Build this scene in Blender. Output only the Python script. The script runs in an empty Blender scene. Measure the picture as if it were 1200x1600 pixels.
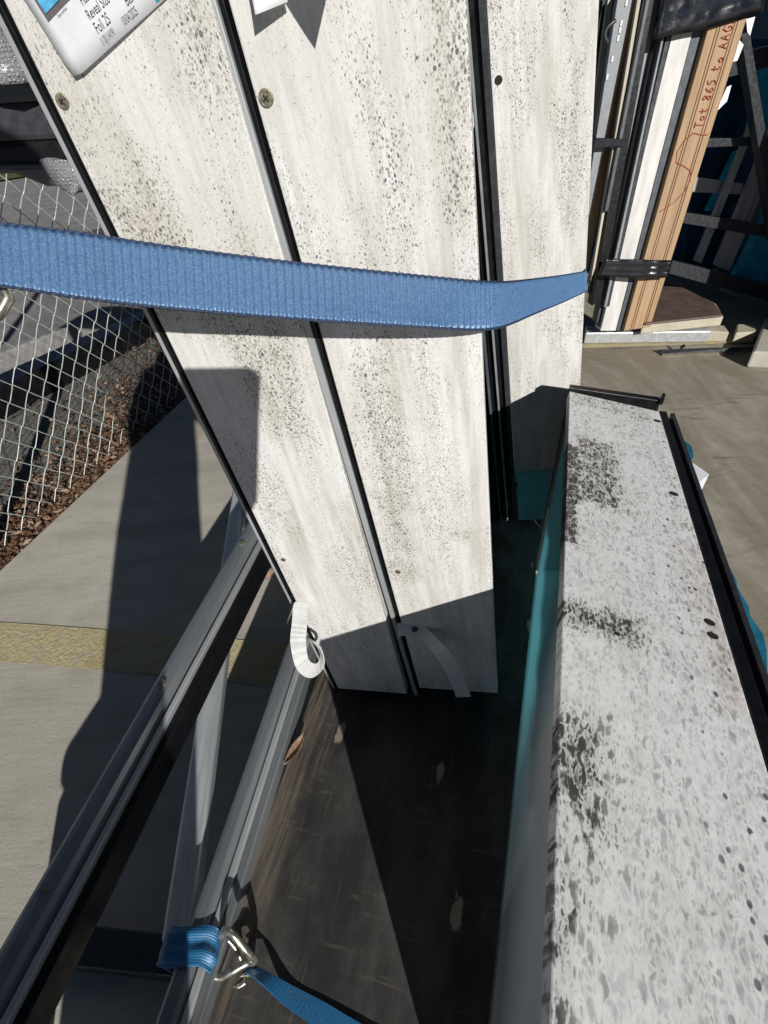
import bpy, bmesh, math, random
from mathutils import Vector, Matrix
random.seed(7)
scene = bpy.context.scene
COL = scene.collection

# ------------------------------------------------------------------ camera
F = 800.0; PITCH = math.radians(40); ROLL = math.radians(4.2); HC = 1.05
V = Vector
FW = V((0, math.cos(PITCH), -math.sin(PITCH)))
_r0 = V((1, 0, 0)); _d0 = V((0, -math.sin(PITCH), -math.cos(PITCH)))
RT = math.cos(ROLL)*_r0 + math.sin(ROLL)*_d0
DN = math.cos(ROLL)*_d0 - math.sin(ROLL)*_r0
CAM = V((0, 0, HC))
cam = bpy.data.cameras.new('camera'); camo = bpy.data.objects.new('camera', cam); COL.objects.link(camo)
cam.sensor_fit = 'VERTICAL'; cam.sensor_height = 36; cam.sensor_width = 27; cam.lens = F/1600*36
cam.clip_start = 0.01; cam.clip_end = 2000
m = Matrix((RT, -DN, -FW)).transposed().to_4x4(); m.translation = CAM
camo.matrix_world = m
scene.camera = camo

# ------------------------------------------------------------------ light
SX, SY = 385, 612                       # the antisolar point, where the phone's own shadow falls
def ray(x, y): return ((x-600)/F)*RT + ((y-800)/F)*DN + FW
SUN = ray(SX, SY).normalized()
ELEV = math.asin(-SUN.z)
world = bpy.data.worlds.new('World'); scene.world = world; world.use_nodes = True
wn = world.node_tree.nodes; bg = wn['Background']
sky = wn.new('ShaderNodeTexSky'); sky.sky_type = 'NISHITA'; sky.sun_disc = False
sky.sun_elevation = ELEV; sky.sun_rotation = math.atan2(-SUN.x, -SUN.y)
world.node_tree.links.new(sky.outputs[0], bg.inputs[0]); bg.inputs[1].default_value = 0.05
sky.air_density = .3; sky.dust_density = .1; sky.ozone_density = 1.5
sl = bpy.data.lights.new('sun', 'SUN'); sl.energy = 5.0; sl.angle = math.radians(0.5); sl.color = (1, .965, .91)
so = bpy.data.objects.new('sun', sl); COL.objects.link(so)
so.rotation_mode = 'QUATERNION'; so.rotation_quaternion = SUN.to_track_quat('-Z', 'Y'); so.location = (3, -8, 6)
scene.view_settings.view_transform = 'Standard'; scene.view_settings.look = 'None'
scene.view_settings.exposure = -0.05; scene.view_settings.gamma = 1.0
scene.cycles.max_bounces = 6

# ------------------------------------------------------------------ helpers: back-projection
def at(x, y, z): return CAM + ray(x, y)*z
def atz(x, y, h): d = ray(x, y); return CAM + d*((h-HC)/d.z)
def onp(x, y, P, n): d = ray(x, y); return CAM + d*((P-CAM).dot(n)/d.dot(n))
def ony(x, y, Y): d = ray(x, y); return CAM + d*(Y/d.y)

# ------------------------------------------------------------------ helpers: objects
WORLD = {}
def link(o, M=None, parent=None):
    COL.objects.link(o)
    M = M or Matrix.Identity(4)
    if parent is not None:
        o.parent = parent; o.matrix_parent_inverse = WORLD[parent.name].inverted()
    o.matrix_basis = M; WORLD[o.name] = M.copy()
    return o
def tag(o, label=None, cat=None, group=None, kind=None):
    if label: o['label'] = label
    if cat: o['category'] = cat
    if group: o['group'] = group
    if kind: o['kind'] = kind
    return o
def thing(name, loc, label, cat, group=None):
    o = bpy.data.objects.new(name, None); o.empty_display_size = .05
    link(o, Matrix.Translation(V(loc))); return tag(o, label, cat, group)
def frame(o, x, y):
    """matrix with origin o, X along x, Y along y (made square), Z = X x Y"""
    y = V(y).normalized(); z = V(x).cross(y).normalized(); x = y.cross(z)
    M = Matrix((x, y, z)).transposed().to_4x4(); M.translation = V(o); return M
class MB:
    def __init__(s): s.v = []; s.f = []
    def add(s, vs, fs):
        b = len(s.v); s.v += [V(p) for p in vs]; s.f += [tuple(i+b for i in f) for f in fs]; return s
    def prism(s, poly, off):
        n = len(poly); off = V(off); poly = [V(p) for p in poly]
        fs = [tuple(range(n)), tuple(range(2*n-1, n-1, -1))] + [(i, i+n, (i+1) % n+n, (i+1) % n) for i in range(n)]
        return s.add(poly+[p+off for p in poly], fs)
    def box(s, x0, x1, y0, y1, z0, z1):
        return s.prism([(x0, y0, z0), (x1, y0, z0), (x1, y1, z0), (x0, y1, z0)], (0, 0, z1-z0))
    def tube(s, pts, r, n=8, close=False):
        pts = [V(p) for p in pts]; k = len(pts); rs = r if isinstance(r, (list, tuple)) else [r]*k
        up = None; rings = []
        for i, p in enumerate(pts):
            a = pts[(i-1) % k] if (close or i > 0) else p
            b = pts[(i+1) % k] if (close or i < k-1) else p
            t = (b-a).normalized()
            if up is None:
                up = t.orthogonal().normalized()
            up = (up - t*up.dot(t)).normalized(); w = t.cross(up)
            rings.append([p+(up*math.cos(2*math.pi*j/n)+w*math.sin(2*math.pi*j/n))*rs[i] for j in range(n)])
        fs = []
        for i in range(k if close else k-1):
            a = i*n; b = ((i+1) % k)*n
            fs += [(a+j, a+(j+1) % n, b+(j+1) % n, b+j) for j in range(n)]
        if not close: fs += [tuple(range(n-1, -1, -1)), tuple(range((k-1)*n, k*n))]
        return s.add([p for r_ in rings for p in r_], fs)
    def ribbon(s, pts, wid, th):
        """pts: centre points, wid: width vectors (full), th: thickness"""
        k = len(pts); pts = [V(p) for p in pts]; vs = []
        for i in range(k):
            a = pts[max(i-1, 0)]; b = pts[min(i+1, k-1)]; t = (b-a).normalized(); w = V(wid[i])
            n = t.cross(w).normalized()*th/2
            vs += [pts[i]-w/2+n, pts[i]+w/2+n, pts[i]+w/2-n, pts[i]-w/2-n]
        fs = [(0, 1, 2, 3), tuple(4*(k-1)+j for j in (3, 2, 1, 0))]
        for i in range(k-1):
            a = 4*i; b = a+4
            fs += [(a+j, b+j, b+(j+1) % 4, a+(j+1) % 4) for j in range(4)]
        return s.add(vs, fs)
    def mesh(s, name, M=None):
        me = bpy.data.meshes.new(name)
        inv = M.inverted() if M is not None else None
        me.from_pydata([(inv @ p if inv is not None else p)[:] for p in s.v], [], s.f)
        bm = bmesh.new(); bm.from_mesh(me); bmesh.ops.recalc_face_normals(bm, faces=bm.faces); bm.to_mesh(me); bm.free()
        return me
    def build(s, name, mat, parent=None, M=None, smooth=False, bevel=0, local=False):
        me = s.mesh(name, None if local else M)
        me.materials.append(mat)
        if smooth:
            for p in me.polygons: p.use_smooth = True
        o = bpy.data.objects.new(name, me); link(o, M, parent)
        if bevel:
            b = o.modifiers.new('bevel', 'BEVEL'); b.width = bevel; b.segments = 2; b.limit_method = 'ANGLE'; b.angle_limit = .6
        return o
def autosmooth(o, ang=40):
    me = o.data
    for p in me.polygons: p.use_smooth = True
    bm = bmesh.new(); bm.from_mesh(me)
    for e in bm.edges:
        if len(e.link_faces) == 2 and e.calc_face_angle(0) > math.radians(ang): e.smooth = False
    bm.to_mesh(me); bm.free()
def smoothpath(pts, n=8):
    """Catmull-Rom through pts"""
    P = [V(p) for p in pts]; out = []
    for i in range(len(P)-1):
        a = P[max(i-1, 0)]; b = P[i]; c = P[i+1]; d = P[min(i+2, len(P)-1)]
        for k in range(n):
            t = k/n
            out.append(.5*((2*b)+(c-a)*t+(2*a-5*b+4*c-d)*t*t+(3*b-a-3*c+d)*t**3))
    out.append(P[-1]); return out

# ------------------------------------------------------------------ helpers: materials
class NT:
    def __init__(s, name):
        s.m = bpy.data.materials.new(name); s.m.use_nodes = True; s.t = s.m.node_tree; s.n = s.t.nodes
        s.b = s.n['Principled BSDF']; s.tc = s.n.new('ShaderNodeTexCoord')
    def L(s, a, b):
        if isinstance(a, (int, float)): b.default_value = a
        elif isinstance(a, tuple): b.default_value = (*a, 1) if len(a) == 3 and len(b.default_value) == 4 else a
        else: s.t.links.new(a, b)
    def co(s, scale=(1, 1, 1), loc=(0, 0, 0), src='Object'):
        n = s.n.new('ShaderNodeMapping'); s.L(s.tc.outputs[src], n.inputs[0])
        n.inputs['Scale'].default_value = scale; n.inputs['Location'].default_value = loc; return n.outputs[0]
    def noise(s, co, scale=1, detail=3, rough=.5, dist=0):
        n = s.n.new('ShaderNodeTexNoise'); s.L(co, n.inputs['Vector']); n.inputs['Scale'].default_value = scale
        n.inputs['Detail'].default_value = detail; n.inputs['Roughness'].default_value = rough; n.inputs['Distortion'].default_value = dist
        return n.outputs[0]
    def voro(s, co, scale=1, feature='F1', rand=1):
        n = s.n.new('ShaderNodeTexVoronoi'); n.feature = feature; s.L(co, n.inputs['Vector']); n.inputs['Scale'].default_value = scale
        n.inputs['Randomness'].default_value = rand
        return n.outputs[0], (n.outputs[1] if feature != 'DISTANCE_TO_EDGE' else None)
    def math(s, op, a, b=0.0, c=None, clamp=False):
        n = s.n.new('ShaderNodeMath'); n.operation = op; n.use_clamp = clamp; s.L(a, n.inputs[0]); s.L(b, n.inputs[1])
        if c is not None: s.L(c, n.inputs[2])
        return n.outputs[0]
    def step(s, x, lo, hi, a=0.0, b=1.0):
        n = s.n.new('ShaderNodeMapRange'); n.interpolation_type = 'SMOOTHSTEP'; s.L(x, n.inputs[0])
        for i, v in enumerate((lo, hi, a, b)): s.L(v, n.inputs[i+1])
        return n.outputs[0]
    def mix(s, f, a, b, mode='MIX'):
        n = s.n.new('ShaderNodeMix'); n.data_type = 'RGBA'; n.blend_type = mode
        s.L(f, n.inputs[0]); s.L(a, n.inputs[6]); s.L(b, n.inputs[7]); return n.outputs[2]
    def sep(s, v):
        n = s.n.new('ShaderNodeSeparateXYZ'); s.L(v, n.inputs[0]); return n.outputs
    def wave(s, co, scale, dist=0, axis='X'):
        n = s.n.new('ShaderNodeTexWave'); n.bands_direction = axis; s.L(co, n.inputs['Vector']); n.inputs['Scale'].default_value = scale
        n.inputs['Distortion'].default_value = dist; n.inputs['Detail'].default_value = 2; return n.outputs[1]
    def bump(s, h, strength=.3, dist=.001):
        n = s.n.new('ShaderNodeBump'); n.inputs['Strength'].default_value = strength; n.inputs['Distance'].default_value = dist
        s.L(h, n.inputs['Height']); s.L(n.outputs[0], s.b.inputs['Normal'])
    def out(s, col, rough=.6, metal=0.0, spec=.5):
        s.L(col, s.b.inputs['Base Color']); s.L(rough, s.b.inputs['Roughness']); s.L(metal, s.b.inputs['Metallic'])
        s.b.inputs['Specular IOR Level'].default_value = spec; return s.m

def rectmask(t, cx, cy, hx, hy, soft, co=None):
    xyz = t.sep(co if co is not None else t.co())
    nz = t.noise(t.co((60, 60, 60)), 1, 3, .6)
    w = t.math('MULTIPLY', t.math('SUBTRACT', nz, .5), soft*2.2)
    dx = t.math('ADD', t.math('SUBTRACT', t.math('ABSOLUTE', t.math('SUBTRACT', xyz[0], cx)), hx), w)
    dy = t.math('ADD', t.math('SUBTRACT', t.math('ABSOLUTE', t.math('SUBTRACT', xyz[1], cy)), hy), w)
    return t.step(t.math('MAXIMUM', dx, dy), soft, -soft)

def reveal_mat(name, seed, dens=1.0, patches=(), scale=1.0, teal=None):
    t = NT(name); L = (seed*3.7, seed*1.3, seed)
    big = t.noise(t.co((17, 3.4, 8), L), 1, 3, .55)
    zone = t.noise(t.co((26, 6, 10), (L[1], L[0], 3)), 1, 4, .6)
    streak = t.noise(t.co((170, 9, 60), L), 1, 4, .65)
    fine = t.noise(t.co((700, 260, 500), L), 1, 3, .7)
    grime = t.noise(t.co((80, 30, 60), L), 1, 5, .7)
    c = t.mix(t.step(big, .36, .64), (.755, .755, .75), (.68, .672, .64))
    c = t.mix(t.step(streak, .40, .72, 0, .6), c, (.54, .53, .50))
    c = t.mix(t.step(grime, .46, .75, 0, .55), c, (.53, .52, .48))
    smear = t.noise(t.co((48, 4.5, 20), (L[2], L[0], 1)), 1, 4, .6)
    c = t.mix(t.step(smear, .46, .70, 0, .6), c, (.48, .46, .40))
    d = t.math('MULTIPLY', t.step(zone, .36, .66, .40, 1.12), dens)
    for p in patches:
        pm = rectmask(t, *p[:5]); d = t.math('ADD', d, t.math('MULTIPLY', pm, p[5]))
        c = t.mix(t.math('MULTIPLY', pm, .42*p[5]), c, (.45, .43, .34))
    d = t.math('MINIMUM', d, 1.2)
    c = t.mix(t.math('MULTIPLY', t.step(fine, .47, .72), t.math('MULTIPLY', d, .62), clamp=True), c, (.36, .345, .30))
    def dots(sc, k, r0, stretch, col, c, off, amt):
        wob = t.noise(t.co((sc*1.3, sc*1.3, sc*1.3), (off, 1, 2)), 1, 2, .5)
        co = t.co((1, stretch, 1), (off+seed, off*2.1, 0))
        dist, rc = t.voro(co, sc); rnd = t.sep(rc)[0]
        dist = t.math('ADD', dist, t.math('MULTIPLY', t.math('SUBTRACT', wob, .5), .30))
        rad = t.math('MULTIPLY', t.math('MULTIPLY', t.math('POWER', rnd, k), r0), d)
        f = t.step(t.math('SUBTRACT', rad, dist), -.03, .07)
        return t.mix(t.math('MULTIPLY', f, amt), c, col)
    c = dots(820*scale, .7, .52, .60, (.27, .25, .21), c, 0, .60)
    c = dots(520*scale, 1.2, .46, .62, (.17, .155, .135), c, 5, .74)
    c = dots(460*scale, 2.4, .42, .68, (.10, .09, .09), c, 9, .85)
    c = dots(300*scale, 9, .36, .75, (.09, .085, .085), c, 13, .85)
    if teal: c = t.mix(rectmask(t, *teal), c, (.07, .36, .40))
    h = t.math('ADD', t.math('MULTIPLY', streak, .6), t.math('MULTIPLY', fine, .5))
    t.bump(h, .3, .0006)
    return t.out(c, t.step(grime, .3, .8, .55, .8), 0, .3)

def plain(name, col, rough=.5, metal=0, var=.12, sc=40, spec=.5, bump=0, stretch=(1, 1, 1)):
    t = NT(name); n = t.noise(t.co(tuple(sc*q for q in stretch)), 1, 4, .6)
    c = t.mix(t.step(n, .3, .75), tuple(v*(1-var) for v in col), tuple(min(1, v*(1+var)) for v in col))
    if bump: t.bump(n, bump, .001)
    return t.out(c, t.step(n, .25, .8, max(.03, rough-.1), min(1, rough+.12)), metal, spec)

def concrete_mat():
    t = NT('concrete'); a = t.noise(t.co((1.3, 1.3, 1.3)), 1, 5, .6); b = t.noise(t.co((7, 14, 7)), 1, 5, .65); g = t.noise(t.co((160, 160, 160)), 1, 3, .7)
    broom = t.noise(t.co((9, 70, 1), (2, 0, 0)), 1, 3, .6)
    c = t.mix(t.step(a, .35, .7), (.54, .51, .44), (.44, .415, .355))
    c = t.mix(t.step(b, .40, .78, 0, .5), c, (.30, .275, .225))
    lg = t.noise(t.co((1.1, 4.2, 1), (7, 3, 0)), 1, 5, .65); c = t.mix(t.step(lg, .44, .74, 0, .5), c, (.27, .24, .19))
    c = t.mix(t.step(broom, .5, .8, 0, .3), c, (.30, .28, .24))
    c = t.mix(t.step(g, .45, .8, 0, .45), c, (.26, .245, .21))
    rd = t.noise(t.co((2.3, 3.1, 1), (9, 4, 0)), 1, 4, .6)
    c = t.mix(t.step(rd, .6, .78, 0, .5), c, (.33, .235, .15))
    ag = t.noise(t.co((420, 420, 420)), 1, 2, .7); c = t.mix(t.step(ag, .58, .7, 0, .4), c, (.20, .19, .165)); c = t.mix(t.step(ag, .42, .3, 0, .3), c, (.56, .54, .48))
    ce, _ = t.voro(t.mix(.12, t.co((.9, .9, .9)), t.co((.9, .9, .9))), 1, 'DISTANCE_TO_EDGE')
    d, rc = t.voro(t.co((1, 1, 1), (3, 1, 0)), 9); r = t.math('MULTIPLY', t.math('POWER', t.sep(rc)[0], 14), .22)
    wob = t.math('MULTIPLY', t.math('SUBTRACT', b, .5), .3)
    c = t.mix(t.step(t.math('SUBTRACT', r, t.math('ADD', d, wob)), -.01, .03, 0, .8), c, (.075, .06, .05))
    st = t.noise(t.co((5, 1.6, 1), (1, 6, 0)), 1, 5, .7, .5); xw = t.math('ADD', t.sep(t.co())[0], t.math('MULTIPLY', t.math('SUBTRACT', a, .5), 1.2))
    c = t.mix(t.math('MULTIPLY', t.step(xw, .35, 1.0), t.step(st, .32, .62, .25, .85)), c, (.235, .20, .145))
    c = t.mix(t.math('MULTIPLY', t.step(xw, .35, 1.0), t.step(t.noise(t.co((3.1, 11, 1), (4, 2, 0)), 1, 5, .7, .6), .56, .68, 0, .6)), c, (.12, .10, .075))
    t.bump(t.math('ADD', t.math('MULTIPLY', g, .5), t.math('MULTIPLY', broom, .6)), .35, .003)
    return t.out(c, t.step(b, .3, .8, .72, .95), 0, .25)
def yellow_mat():
    t = NT('yellow_line_paint'); w = t.noise(t.co((30, 30, 30)), 1, 5, .7); g = t.noise(t.co((95, 95, 95)), 1, 4, .7)
    c = t.mix(t.step(g, .35, .7), (.55, .48, .28), (.42, .37, .22))
    c = t.mix(t.step(w, .50, .64, 0, .85), c, (.40, .37, .30)); k_ = t.noise(t.co((9, 9, 9)), 1, 4, .6); c = t.mix(t.step(k_, .5, .7, 0, .5), c, (.34, .27, .12))
    t.bump(g, .9, .004); return t.out(c, .8, 0, .3)
def galv_mat():
    t = NT('galvanised_steel'); n = t.noise(t.co((30, 4, 30)), 1, 5, .65); f = t.noise(t.co((260, 16, 260)), 1, 3, .6); p = t.noise(t.co((14, 3, 14), (4, 1, 0)), 1, 4, .7)
    c = t.mix(t.step(n, .3, .7), (.38, .41, .435), (.25, .27, .285)); c = t.mix(t.step(p, .52, .68, 0, .8), c, (.19, .165, .135))
    c = t.mix(t.step(f, .5, .8, 0, .4), c, (.28, .29, .29))
    t.bump(f, .12, .0008); return t.out(c, t.step(n, .25, .8, .26, .46), .6, .5)
def ply_mat():
    t = NT('black_formply'); a = t.noise(t.co((9, 4, 9)), 1, 5, .65); g = t.noise(t.co((120, 6, 60)), 1, 5, .7, .3); s = t.noise(t.co((11, 85, 16)), 1, 5, .7, .3)
    c = t.mix(t.step(a, .35, .7), (.028, .0278, .0275), (.082, .079, .074))
    c = t.mix(t.step(g, .56, .8, 0, .55), c, (.15, .138, .118)); c = t.mix(t.step(s, .56, .74, 0, .5), c, (.155, .14, .118))
    lone = t.noise(t.co((14, 1.2, 9), (1, 8, 0)), 1, 5, .7); c = t.mix(t.step(lone, .58, .66, 0, .35), c, (.03, .03, .03))
    sc, rc = t.voro(t.co((38, 13, 1)), 1); r = t.math('MULTIPLY', t.math('POWER', t.sep(rc)[0], 7), .33)
    wob = t.math('MULTIPLY', t.math('SUBTRACT', t.noise(t.co((90, 60, 60)), 1, 3, .6), .5), .35)
    c = t.mix(t.step(t.math('SUBTRACT', r, t.math('ADD', sc, wob)), -.02, .08, 0, .85), c, (.30, .255, .19))
    e2 = t.noise(t.co((22, 9, 9), (3, 3, 0)), 1, 6, .75, .6)
    edge = t.step(t.math('ADD', t.sep(t.co())[0], t.math('MULTIPLY', t.math('SUBTRACT', e2, .5), .12)), .05, .0)
    c = t.mix(t.math('MULTIPLY', edge, t.step(g, .40, .60, .05, .75)), c, (.17, .135, .10))
    t.bump(t.math('ADD', g, s), .4, .001); return t.out(c, t.step(a, .3, .8, .65, .9), 0, .15)
def teal_mat(name='teal_light_sheet'):
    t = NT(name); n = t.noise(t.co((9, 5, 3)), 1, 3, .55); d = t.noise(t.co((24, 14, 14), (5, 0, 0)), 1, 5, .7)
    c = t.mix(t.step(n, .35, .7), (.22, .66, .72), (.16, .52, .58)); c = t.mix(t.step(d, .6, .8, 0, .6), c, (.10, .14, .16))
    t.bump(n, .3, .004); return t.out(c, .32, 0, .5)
def pane_mat():
    """teal tinted pane that lets coloured light through; it turns grey towards the near end"""
    t = NT('teal_tinted_glass'); n = t.noise(t.co((7, 4, 3)), 1, 3, .55); d = t.noise(t.co((24, 14, 14), (5, 0, 0)), 1, 5, .7)
    x = t.math('ADD', t.sep(t.co())[0], t.math('MULTIPLY', t.math('SUBTRACT', n, .5), .30)); near_grey = t.step(x, .70, .30)
    tr = t.n.new('ShaderNodeBsdfTransparent'); t.L(t.mix(near_grey, (.36, .70, .74), (.16, .22, .24)), tr.inputs[0])
    tl_ = t.n.new('ShaderNodeBsdfTranslucent'); t.L(t.mix(near_grey, t.mix(t.step(d, .55, .8, 0, .5), (.38, .66, .72), (.24, .38, .42)), (.55, .60, .62)), tl_.inputs[0])
    m1 = t.n.new('ShaderNodeMixShader'); m1.inputs[0].default_value = .5; t.L(tr.outputs[0], m1.inputs[1]); t.L(tl_.outputs[0], m1.inputs[2])
    c = t.mix(t.step(n, .35, .7), (.24, .58, .64), (.18, .48, .55)); c = t.mix(near_grey, c, (.86, .88, .89)); c = t.mix(t.step(d, .60, .75, 0, .5), c, (.22, .23, .24)); t.out(c, .5, 0, .4)
    m2 = t.n.new('ShaderNodeMixShader'); t.L(t.step(near_grey, 0, 1, .30, .65), m2.inputs[0]); t.L(m1.outputs[0], m2.inputs[1]); t.L(t.b.outputs[0], m2.inputs[2])
    t.L(m2.outputs[0], t.n['Material Output'].inputs[0]); return t.m
def strap_mat(name, c0, c1, spec=1.0, rough=.42):
    t = NT(name); f = t.noise(t.co((900, 900, 900)), 1, 2, .6); w = t.noise(t.co((26, 26, 26)), 1, 4, .6)
    c = t.mix(t.step(f, .35, .68), c0, c1); c = t.mix(t.step(w, .52, .8, 0, .3), c, tuple(v*.55 for v in c0))
    t.b.inputs['Specular Tint'].default_value = (.8, .93, 1, 1)
    t.bump(f, .5, .0008)
    return t.out(c, rough, 0, spec)
def timber_mat(name, a, b, red=None):
    t = NT(name); g = t.noise(t.co((190, 5, 60)), 1, 4, .6, .4); n = t.noise(t.co((14, 1.6, 10)), 1, 3, .5)
    c = t.mix(t.step(g, .3, .72), a, b); c = t.mix(t.step(n, .4, .75, 0, .5), c, tuple(v*.72 for v in b))
    t.bump(g, .25, .0007); return t.out(c, .6, 0, .35)

M = {}
M['reveal_a'] = reveal_mat('mildewed_white_reveal_a', 1.0, 1.0, [(-.255, .06, .022, .05, .02, .75), (-.20, -.02, .03, .09, .03, .25), (-.17, .25, .03, .1, .03, .3)])
M['reveal_b'] = reveal_mat('mildewed_white_reveal_b', 2.3, .9, [(-.012, .16, .012, .10, .015, .6), (-.10, -.13, .016, .09, .016, .55), (-.105, -.25, .02, .05, .02, .55), (-.03, -.27, .02, .008, .012, .5), (-.11, -.34, .03, .02, .015, .45)])
M['reveal_c'] = reveal_mat('mildewed_white_reveal_c', 4.1, 1.0, [(.05, -.62, .012, .25, .02, .8), (.03, -.12, .02, .05, .02, .6), (.16, -.1, .02, .10, .02, .6)], .8)
M['black'] = plain('black_powder_coat', (.008, .0085, .010), .36, 0, .2, 60, .3)
M['black2'] = plain('charcoal_powder_coat', (.035, .038, .043), .35, 0, .2, 60)
M['lip'] = plain('mill_finish_lip', (.44, .46, .47), .45, .35, .1, 60, stretch=(1, .1, 1))
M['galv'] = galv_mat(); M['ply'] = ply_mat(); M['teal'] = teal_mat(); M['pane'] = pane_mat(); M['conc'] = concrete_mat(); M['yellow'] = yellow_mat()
M['screw'] = plain('weathered_screw', (.30, .27, .20), .5, .6, .4, 500)
M['hole'] = plain('screw_hole', (.02, .015, .012), .9)
M['chrome'] = plain('zinc_hook_steel', (.55, .53, .45), .34, .9, .3, 120)
M['strap'] = strap_mat('blue_webbing', (.05, .125, .275), (.14, .25, .42), 1.0, .34)
M['strap2'] = strap_mat('blue_lashing', (.008, .085, .22), (.015, .16, .34))
M['web'] = strap_mat('white_webbing', (.54, .54, .54), (.66, .66, .65), .4, .6)
M['paper'] = plain('label_paper', (.70, .715, .735), .55, 0, .04, 70)
M['ink'] = plain('label_ink', (.035, .035, .06), .7); M['blueprint'] = plain('label_blue', (.10, .42, .68), .5, 0, .25, 160); M['inkframe'] = plain('label_drawing_frame', (.13, .11, .13), .6)
M['wire'] = plain('fence_wire', (.48, .53, .50), .5, .2, .2, 200)
M['white_paint'] = plain('white_paint', (.60, .59, .57), .5, 0, .16, 14, stretch=(2, .35, 1))
M['cedar'] = timber_mat('cedar_timber', (.44, .30, .18), (.33, .21, .115)); M['groove'] = plain('timber_groove', (.12, .05, .025), .8)
M['greyply'] = timber_mat('weathered_timber', (.46, .45, .45), (.34, .33, .33)); M['pale'] = timber_mat('pale_timber', (.52, .48, .38), (.42, .39, .30))
M['film'] = plain('black_wrap_film', (.010, .010, .012), .16, 0, .2, 30, .8, .8, (1, .15, 1))
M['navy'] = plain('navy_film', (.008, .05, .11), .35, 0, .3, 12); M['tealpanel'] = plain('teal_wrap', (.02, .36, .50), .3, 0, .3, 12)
M['brownply'] = plain('brown_formply', (.115, .075, .065), .6, 0, .2, 14)
M['slate'] = plain('slate_powder_coat', (.075, .085, .10), .4, 0, .15, 30); M['greytape'] = plain('grey_profile', (.22, .235, .25), .5, 0, .15, 30)
M['bubble'] = None
def bubble_mat():
    t = NT('bubble_wrap'); d, _ = t.voro(t.co((170, 170, 170)), 1, 'F1', .3); h = t.step(d, .5, .1)
    t.bump(h, .7, .003); t.b.inputs['Transmission Weight'].default_value = .35
    return t.out(t.mix(h, (.30, .31, .32), (.50, .52, .53)), .18, 0, .8)
M['bubble'] = bubble_mat()
def asphalt_mat():
    t = NT('asphalt'); a = t.noise(t.co((2, 2, 2)), 1, 5, .6); g = t.noise(t.co((70, 70, 70)), 1, 3, .7)
    c = t.mix(t.step(a, .35, .7), (.085, .085, .085), (.13, .128, .122)); c = t.mix(t.step(g, .4, .75, 0, .7), c, (.05, .05, .05))
    t.bump(g, .8, .008); return t.out(c, .9, 0, .3)
M['asphalt'] = asphalt_mat()
M['road'] = plain('road_concrete', (.25, .24, .235), .85, 0, .15, 5)
M['gravel'] = plain('grey_gravel', (.17, .165, .15), .95, 0, .5, 130, .2, 1.0)
M['soil'] = plain('dark_soil', (.05, .036, .026), .95, 0, .4, 60, .2, .8)
M['grass'] = plain('grass_green', (.09, .12, .035), .85, 0, .5, 9, .2, .6)

# ================================================================== SETTING
K0 = atz(0, 890, 0); K1 = atz(290, 620, 0)            # slab edge seen left of the windows
KD = (K1-K0).normalized(); KN = V((-KD.y, KD.x, 0))   # along the edge / away from the slab
def kp(s, n, z=0): p = K0+KD*s+KN*n; return V((p.x, p.y, z))
g = MB().add([(-400, -400, -.06), (400, -400, -.06), (400, 400, -.06), (-400, 400, -.06)], [(0, 1, 2, 3)]).build('ground', M['asphalt']); tag(g, kind='structure')
sb = MB().prism([kp(-9, 0, 0), kp(-9, -16, 0), kp(16, -16, 0), kp(16, 0, 0)], (0, 0, -.12)).build('concrete_slab', M['conc'], bevel=.006); tag(sb, kind='structure')
be = MB().prism([kp(-9, .004, -.018), kp(16, .004, -.018), kp(16, 1.2, -.03), kp(-9, 1.2, -.03)], (0, 0, -.028)).build('garden_bed', M['gravel']); tag(be, kind='structure')
# the yellow line painted on the slab, and the one at the foot of the far rack
Ya = atz(0, 1002, 0); Yb = atz(1195, 1098, 0); yd = (Yb-Ya).normalized(); yn = V((-yd.y, yd.x, 0)); w = .058
yl = MB(); s0 = Ya-yd*.20; s1 = Yb+yd*3
for k in range(60):
    a = s0+(s1-s0)*k/60; b = s0+(s1-s0)*(k+1)/60
    if k == 0: lo = hi = 0
    lo2 = random.uniform(-.002, .002); hi2 = random.uniform(-.002, .002)
    q = [a-yn*(w+lo), b-yn*(w+lo2), b+yn*(w+hi2), a+yn*(w+hi)]; lo, hi = lo2, hi2
    yl.add([(p.x, p.y, .002) for p in q], [(0, 1, 2, 3)])
tag(yl.build('yellow_line', M['yellow']), kind='structure')
a = atz(905, 541, 0); b = atz(1195, 531, 0); dd = (b-a).normalized(); nn = V((-dd.y, dd.x, 0))*.035
a = a-dd*1.5; b = b+dd*2
tag(MB().add([(p.x, p.y, .004) for p in (a-nn, b-nn, b+nn, a+nn)], [(0, 1, 2, 3)]).build('yellow_line', M['yellow']), kind='structure')
# road, kerb and verge beyond the fence
r0 = kp(2.2, 1.75); r1 = kp(3.4, .95)
R0 = atz(0, 575, 0); R1 = atz(235, 480, 0); rd = (R1-R0).normalized(); rn = V((-rd.y, rd.x, 0))
def rp(s, n, z): p = R0+rd*s+rn*n; return V((p.x, p.y, z))
tag(MB().prism([rp(-6, .02, -.05), rp(14, .02, -.05), rp(14, .16, -.05), rp(-6, .16, -.05)], (0, 0, .11)).build('road_kerb', M['road'], bevel=.012), kind='structure')
tag(MB().add([rp(-6, .17, -.045), rp(14, .17, -.045), rp(14, 9.5, -.045), rp(-6, 9.5, -.045)], [(0, 1, 2, 3)]).build('road', M['road']), kind='structure')
tag(MB().add([rp(-30, 9.5, -.02), rp(60, 9.5, -.02), rp(60, 60, .2), rp(-30, 60, .2)], [(0, 1, 2, 3)]).build('grass_verge', M['grass']), kind='structure')

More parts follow.
